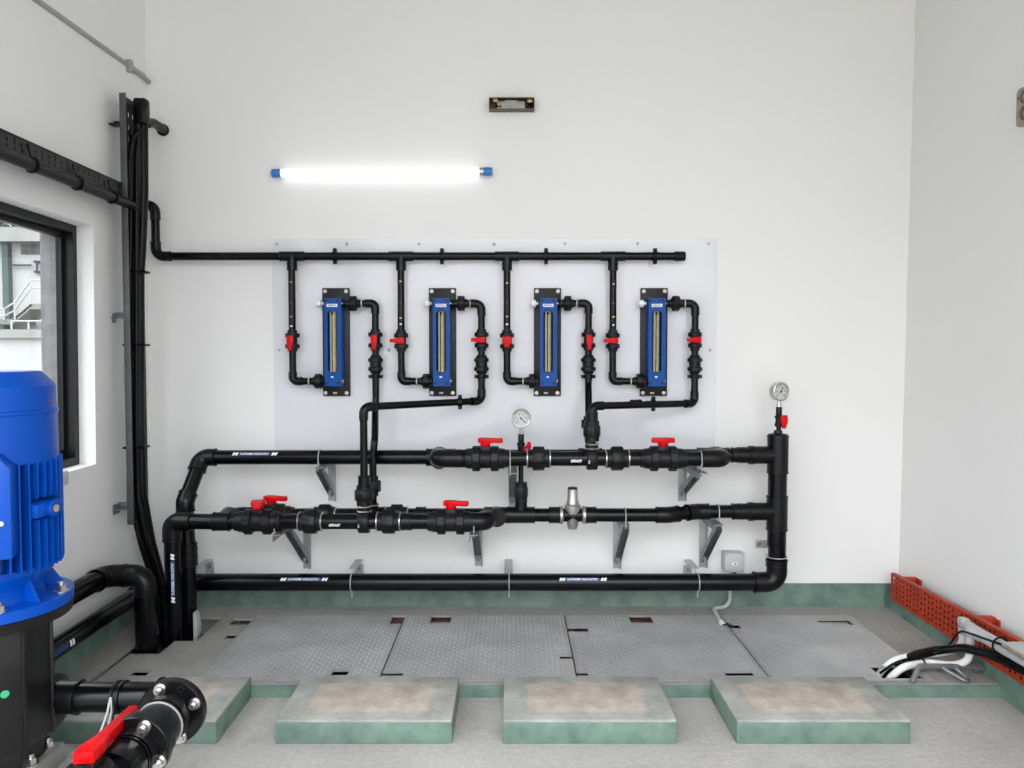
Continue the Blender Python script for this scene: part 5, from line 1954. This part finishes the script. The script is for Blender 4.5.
def conduit(name, label, hole, floorpts, rise, top, r):
    t = thing(name, label, 'conduit', hole, 'conduits from the right floor plate to the red tray')
    pts = [hole + V((-0.06, 0.0, -0.10)), hole] + floorpts + [rise, top + V((0, 0, -0.03))]
    path, _ = fillet(pts, 0.07, 8)
    link('white_tube', MB().tube(path, r, 16), WHITEP, t)
    e = top
    mb = MB().box(e + V((0, -0.008, 0)), (0.040, 0.052, 0.042), 0.010)
    mb.lathe(e + V((0, 0, -0.022)), (0, 0, -1), [(0, r * 1.25), (0.03, r * 1.25)], 16)
    mb.lathe(e + V((0, -0.036, 0)), (0, -1, 0), [(0, r * 1.25), (0.03, r * 1.25)], 16)
    link('corner_fitting', mb, GREYP, t)
    link('grey_tube', MB().tube([e + V((0, -0.03, 0)), V((e.x, yr0, e.z + 0.03))], r * 1.05, 16), GREYP, t)
    return t, e


yk = 3.37
k1 = onx(963, 622, 1.985)
k2 = onx(970, 631, 1.965)
c1t, e1 = conduit('bent_conduit', 'upper white and grey conduit with corner fitting above the red tray edge', hc1, [onz(893, 660, P + 0.035), onz(912, 656, P + 0.04), V((1.93, k1.y + 0.05, P + 0.055))], V((k1.x, k1.y, P + 0.10)), k1, 0.0155)
c2t, e2 = conduit('bent_conduit', 'lower white and grey conduit running just below the upper one', hc2, [onz(903, 666.5, P + 0.03), onz(928, 662.5, P + 0.03), V((1.92, k2.y + 0.05, P + 0.032))], V((k2.x, k2.y, P + 0.07)), k2, 0.0155)
kt = MB().ring((1.975, yk - 0.34, (e1.z + e2.z) / 2 + 0.006), (0, 1, 0), 0.032, 0.004, 24, 6)
tie1 = single('cable_tie', 'black cable tie round the two grey conduits on the red tray', 'cable tie', kt, CABLE, 'black ties on the conduits')
kt = MB().ring(onz(922, 663.3, P + 0.03), (1, 0.1, 0), 0.022, 0.004, 24, 6)
single('cable_tie', 'black cable tie round the lower white conduit on the floor plate', 'cable tie', kt, CABLE, 'black ties on the conduits')
# black cables
bc = thing('black_floor_cable', 'thick black cables arching from the floor opening across the red tray', 'cable', onz(945, 660, P))
base = [onz(886, 673, P - 0.04), onz(909, 658.5, P + 0.045), at(936, 652, 3.36), at(962, 649.5, 3.20), onx(988, 655, 1.95), onx(1024, 673, 1.98), V((1.985, 2.5, 0.20)), V((1.985, 1.4, 0.20))]
for k, (ox, oz, r) in enumerate(((0, 0, 0.011), (0.008, 0.013, 0.010))):
    path, _ = fillet([p + V((ox, 0.01 * k, oz if i > 0 else 0)) for i, p in enumerate(base)], 0.3, 8)
    link('cable', MB().tube(path, r, 12), CABLE, bc)
p0 = base[1]
dd = (base[2] - p0)
link('shrink_sleeve', MB().tube([p0 + V((0.0, 0.0, 0.008)), p0 + dd * 0.2 + V((0.004, 0, 0.010)), base[2] + V((0.004, 0, 0.008))], [0.014, 0.020, 0.021], 16), CABLE, bc)
wr = MB()
pth, _ = fillet([onz(880, 673, P - 0.03), onz(897, 661, P + 0.04), onz(930, 655, P + 0.05), V((1.93, 3.32, P + 0.09)), V((1.945, 3.26, e2.z - 0.01)), V((1.952, 3.0, e2.z + 0.028)), V((1.952, 1.4, e2.z + 0.07))], 0.08, 6)
single('thin_black_wire', 'thin black wire following the conduits along the red tray', 'wire', wr.tube(pth, 0.005, 8), CABLE)

# grey strut lying on the floor beside the conduits
f0, f1 = onz(913, 680, P + 0.01), onz(981, 667, P + 0.03)
sg = thing('steel_strut', 'dull grey steel strut with a loop handle lying below the conduits', 'strut', f0)
dv = (f1 - f0)
knee = f0 + V((0.045, 0.035, 0.045))
pts, _ = fillet([f0 + V((-0.01, -0.01, -0.008)), knee, f1], 0.03, 6)
link('bar', MB().tube(pts, 0.0125, 8), ZINC, sg)
link('end_piece', MB().tube([f1 - dv * 0.12, f1 + dv * 0.02], [0.018, 0.017], 12), ZINC, sg)
m_ = knee + (f1 - knee) * 0.33
m2 = knee + (f1 - knee) * 0.55
lp, _ = fillet([m_, m_ + V((0.07, -0.075, -0.035)), m2 + V((0.035, -0.055, -0.035)), m2], 0.02, 6)
link('loop', MB().tube(lp, 0.008, 10), ZINC, sg)

# board resting on the grey conduits at the right edge
bd = thing('grey_board', 'grey topped board with raw edge resting on the conduits at the right edge', 'board', (XCF - 0.02, 2.6, e1.z + 0.035))
k0 = at(1004, 641, 3.0)
yb_ = XCF / ((1012 - 512) / F)
zz = e1.z + 0.036
link('top_sheet', MB().box((XCF - 0.01, yb_ - 0.36, zz + 0.014), (0.12, 0.55, 0.003), 0.001), GREYP, bd)
link('core', MB().box((XCF - 0.01, yb_ - 0.36, zz + 0.006), (0.12, 0.55, 0.013), 0.001), WOOD, bd)

# ================================================================== LIGHT, WORLD, CAMERA
w = bpy.data.worlds.new('overcast_sky')
SC.world = w
w.use_nodes = True
nt = w.node_tree
nt.nodes.clear()
out = nt.nodes.new('ShaderNodeOutputWorld')
bg = nt.nodes.new('ShaderNodeBackground')
tc = nt.nodes.new('ShaderNodeTexCoord')
sx = nt.nodes.new('ShaderNodeSeparateXYZ')
rp = nt.nodes.new('ShaderNodeValToRGB')
rp.color_ramp.elements[0].position = 0.0
rp.color_ramp.elements[0].color = (0.50, 0.505, 0.51, 1)
rp.color_ramp.elements[1].position = 0.62
rp.color_ramp.elements[1].color = (1.85, 1.90, 2.0, 1)
nt.links.new(tc.outputs['Generated'], sx.inputs[0])
nt.links.new(sx.outputs['Z'], rp.inputs['Fac'])
nt.links.new(rp.outputs['Color'], bg.inputs['Color'])
bg.inputs['Strength'].default_value = 1.0
nt.links.new(bg.outputs[0], out.inputs['Surface'])

cam = bpy.data.cameras.new('camera')
co = bpy.data.objects.new('camera', cam)
COL.objects.link(co)
co.location = CAM
co.rotation_euler = (pi / 2 - PITCH, 0, 0)
cam.sensor_fit = 'HORIZONTAL'
cam.sensor_width = 36.0
cam.lens = F / 1024 * 36.0
cam.clip_end = 400
SC.camera = co

SC.view_settings.view_transform = 'Standard'
SC.view_settings.look = 'None'
SC.view_settings.gamma = 1
SC.view_settings.use_curve_mapping = False
SC.view_settings.exposure = 2.13
SC.cycles.max_bounces = 12
SC.cycles.diffuse_bounces = 8
SC.cycles.use_denoising = True
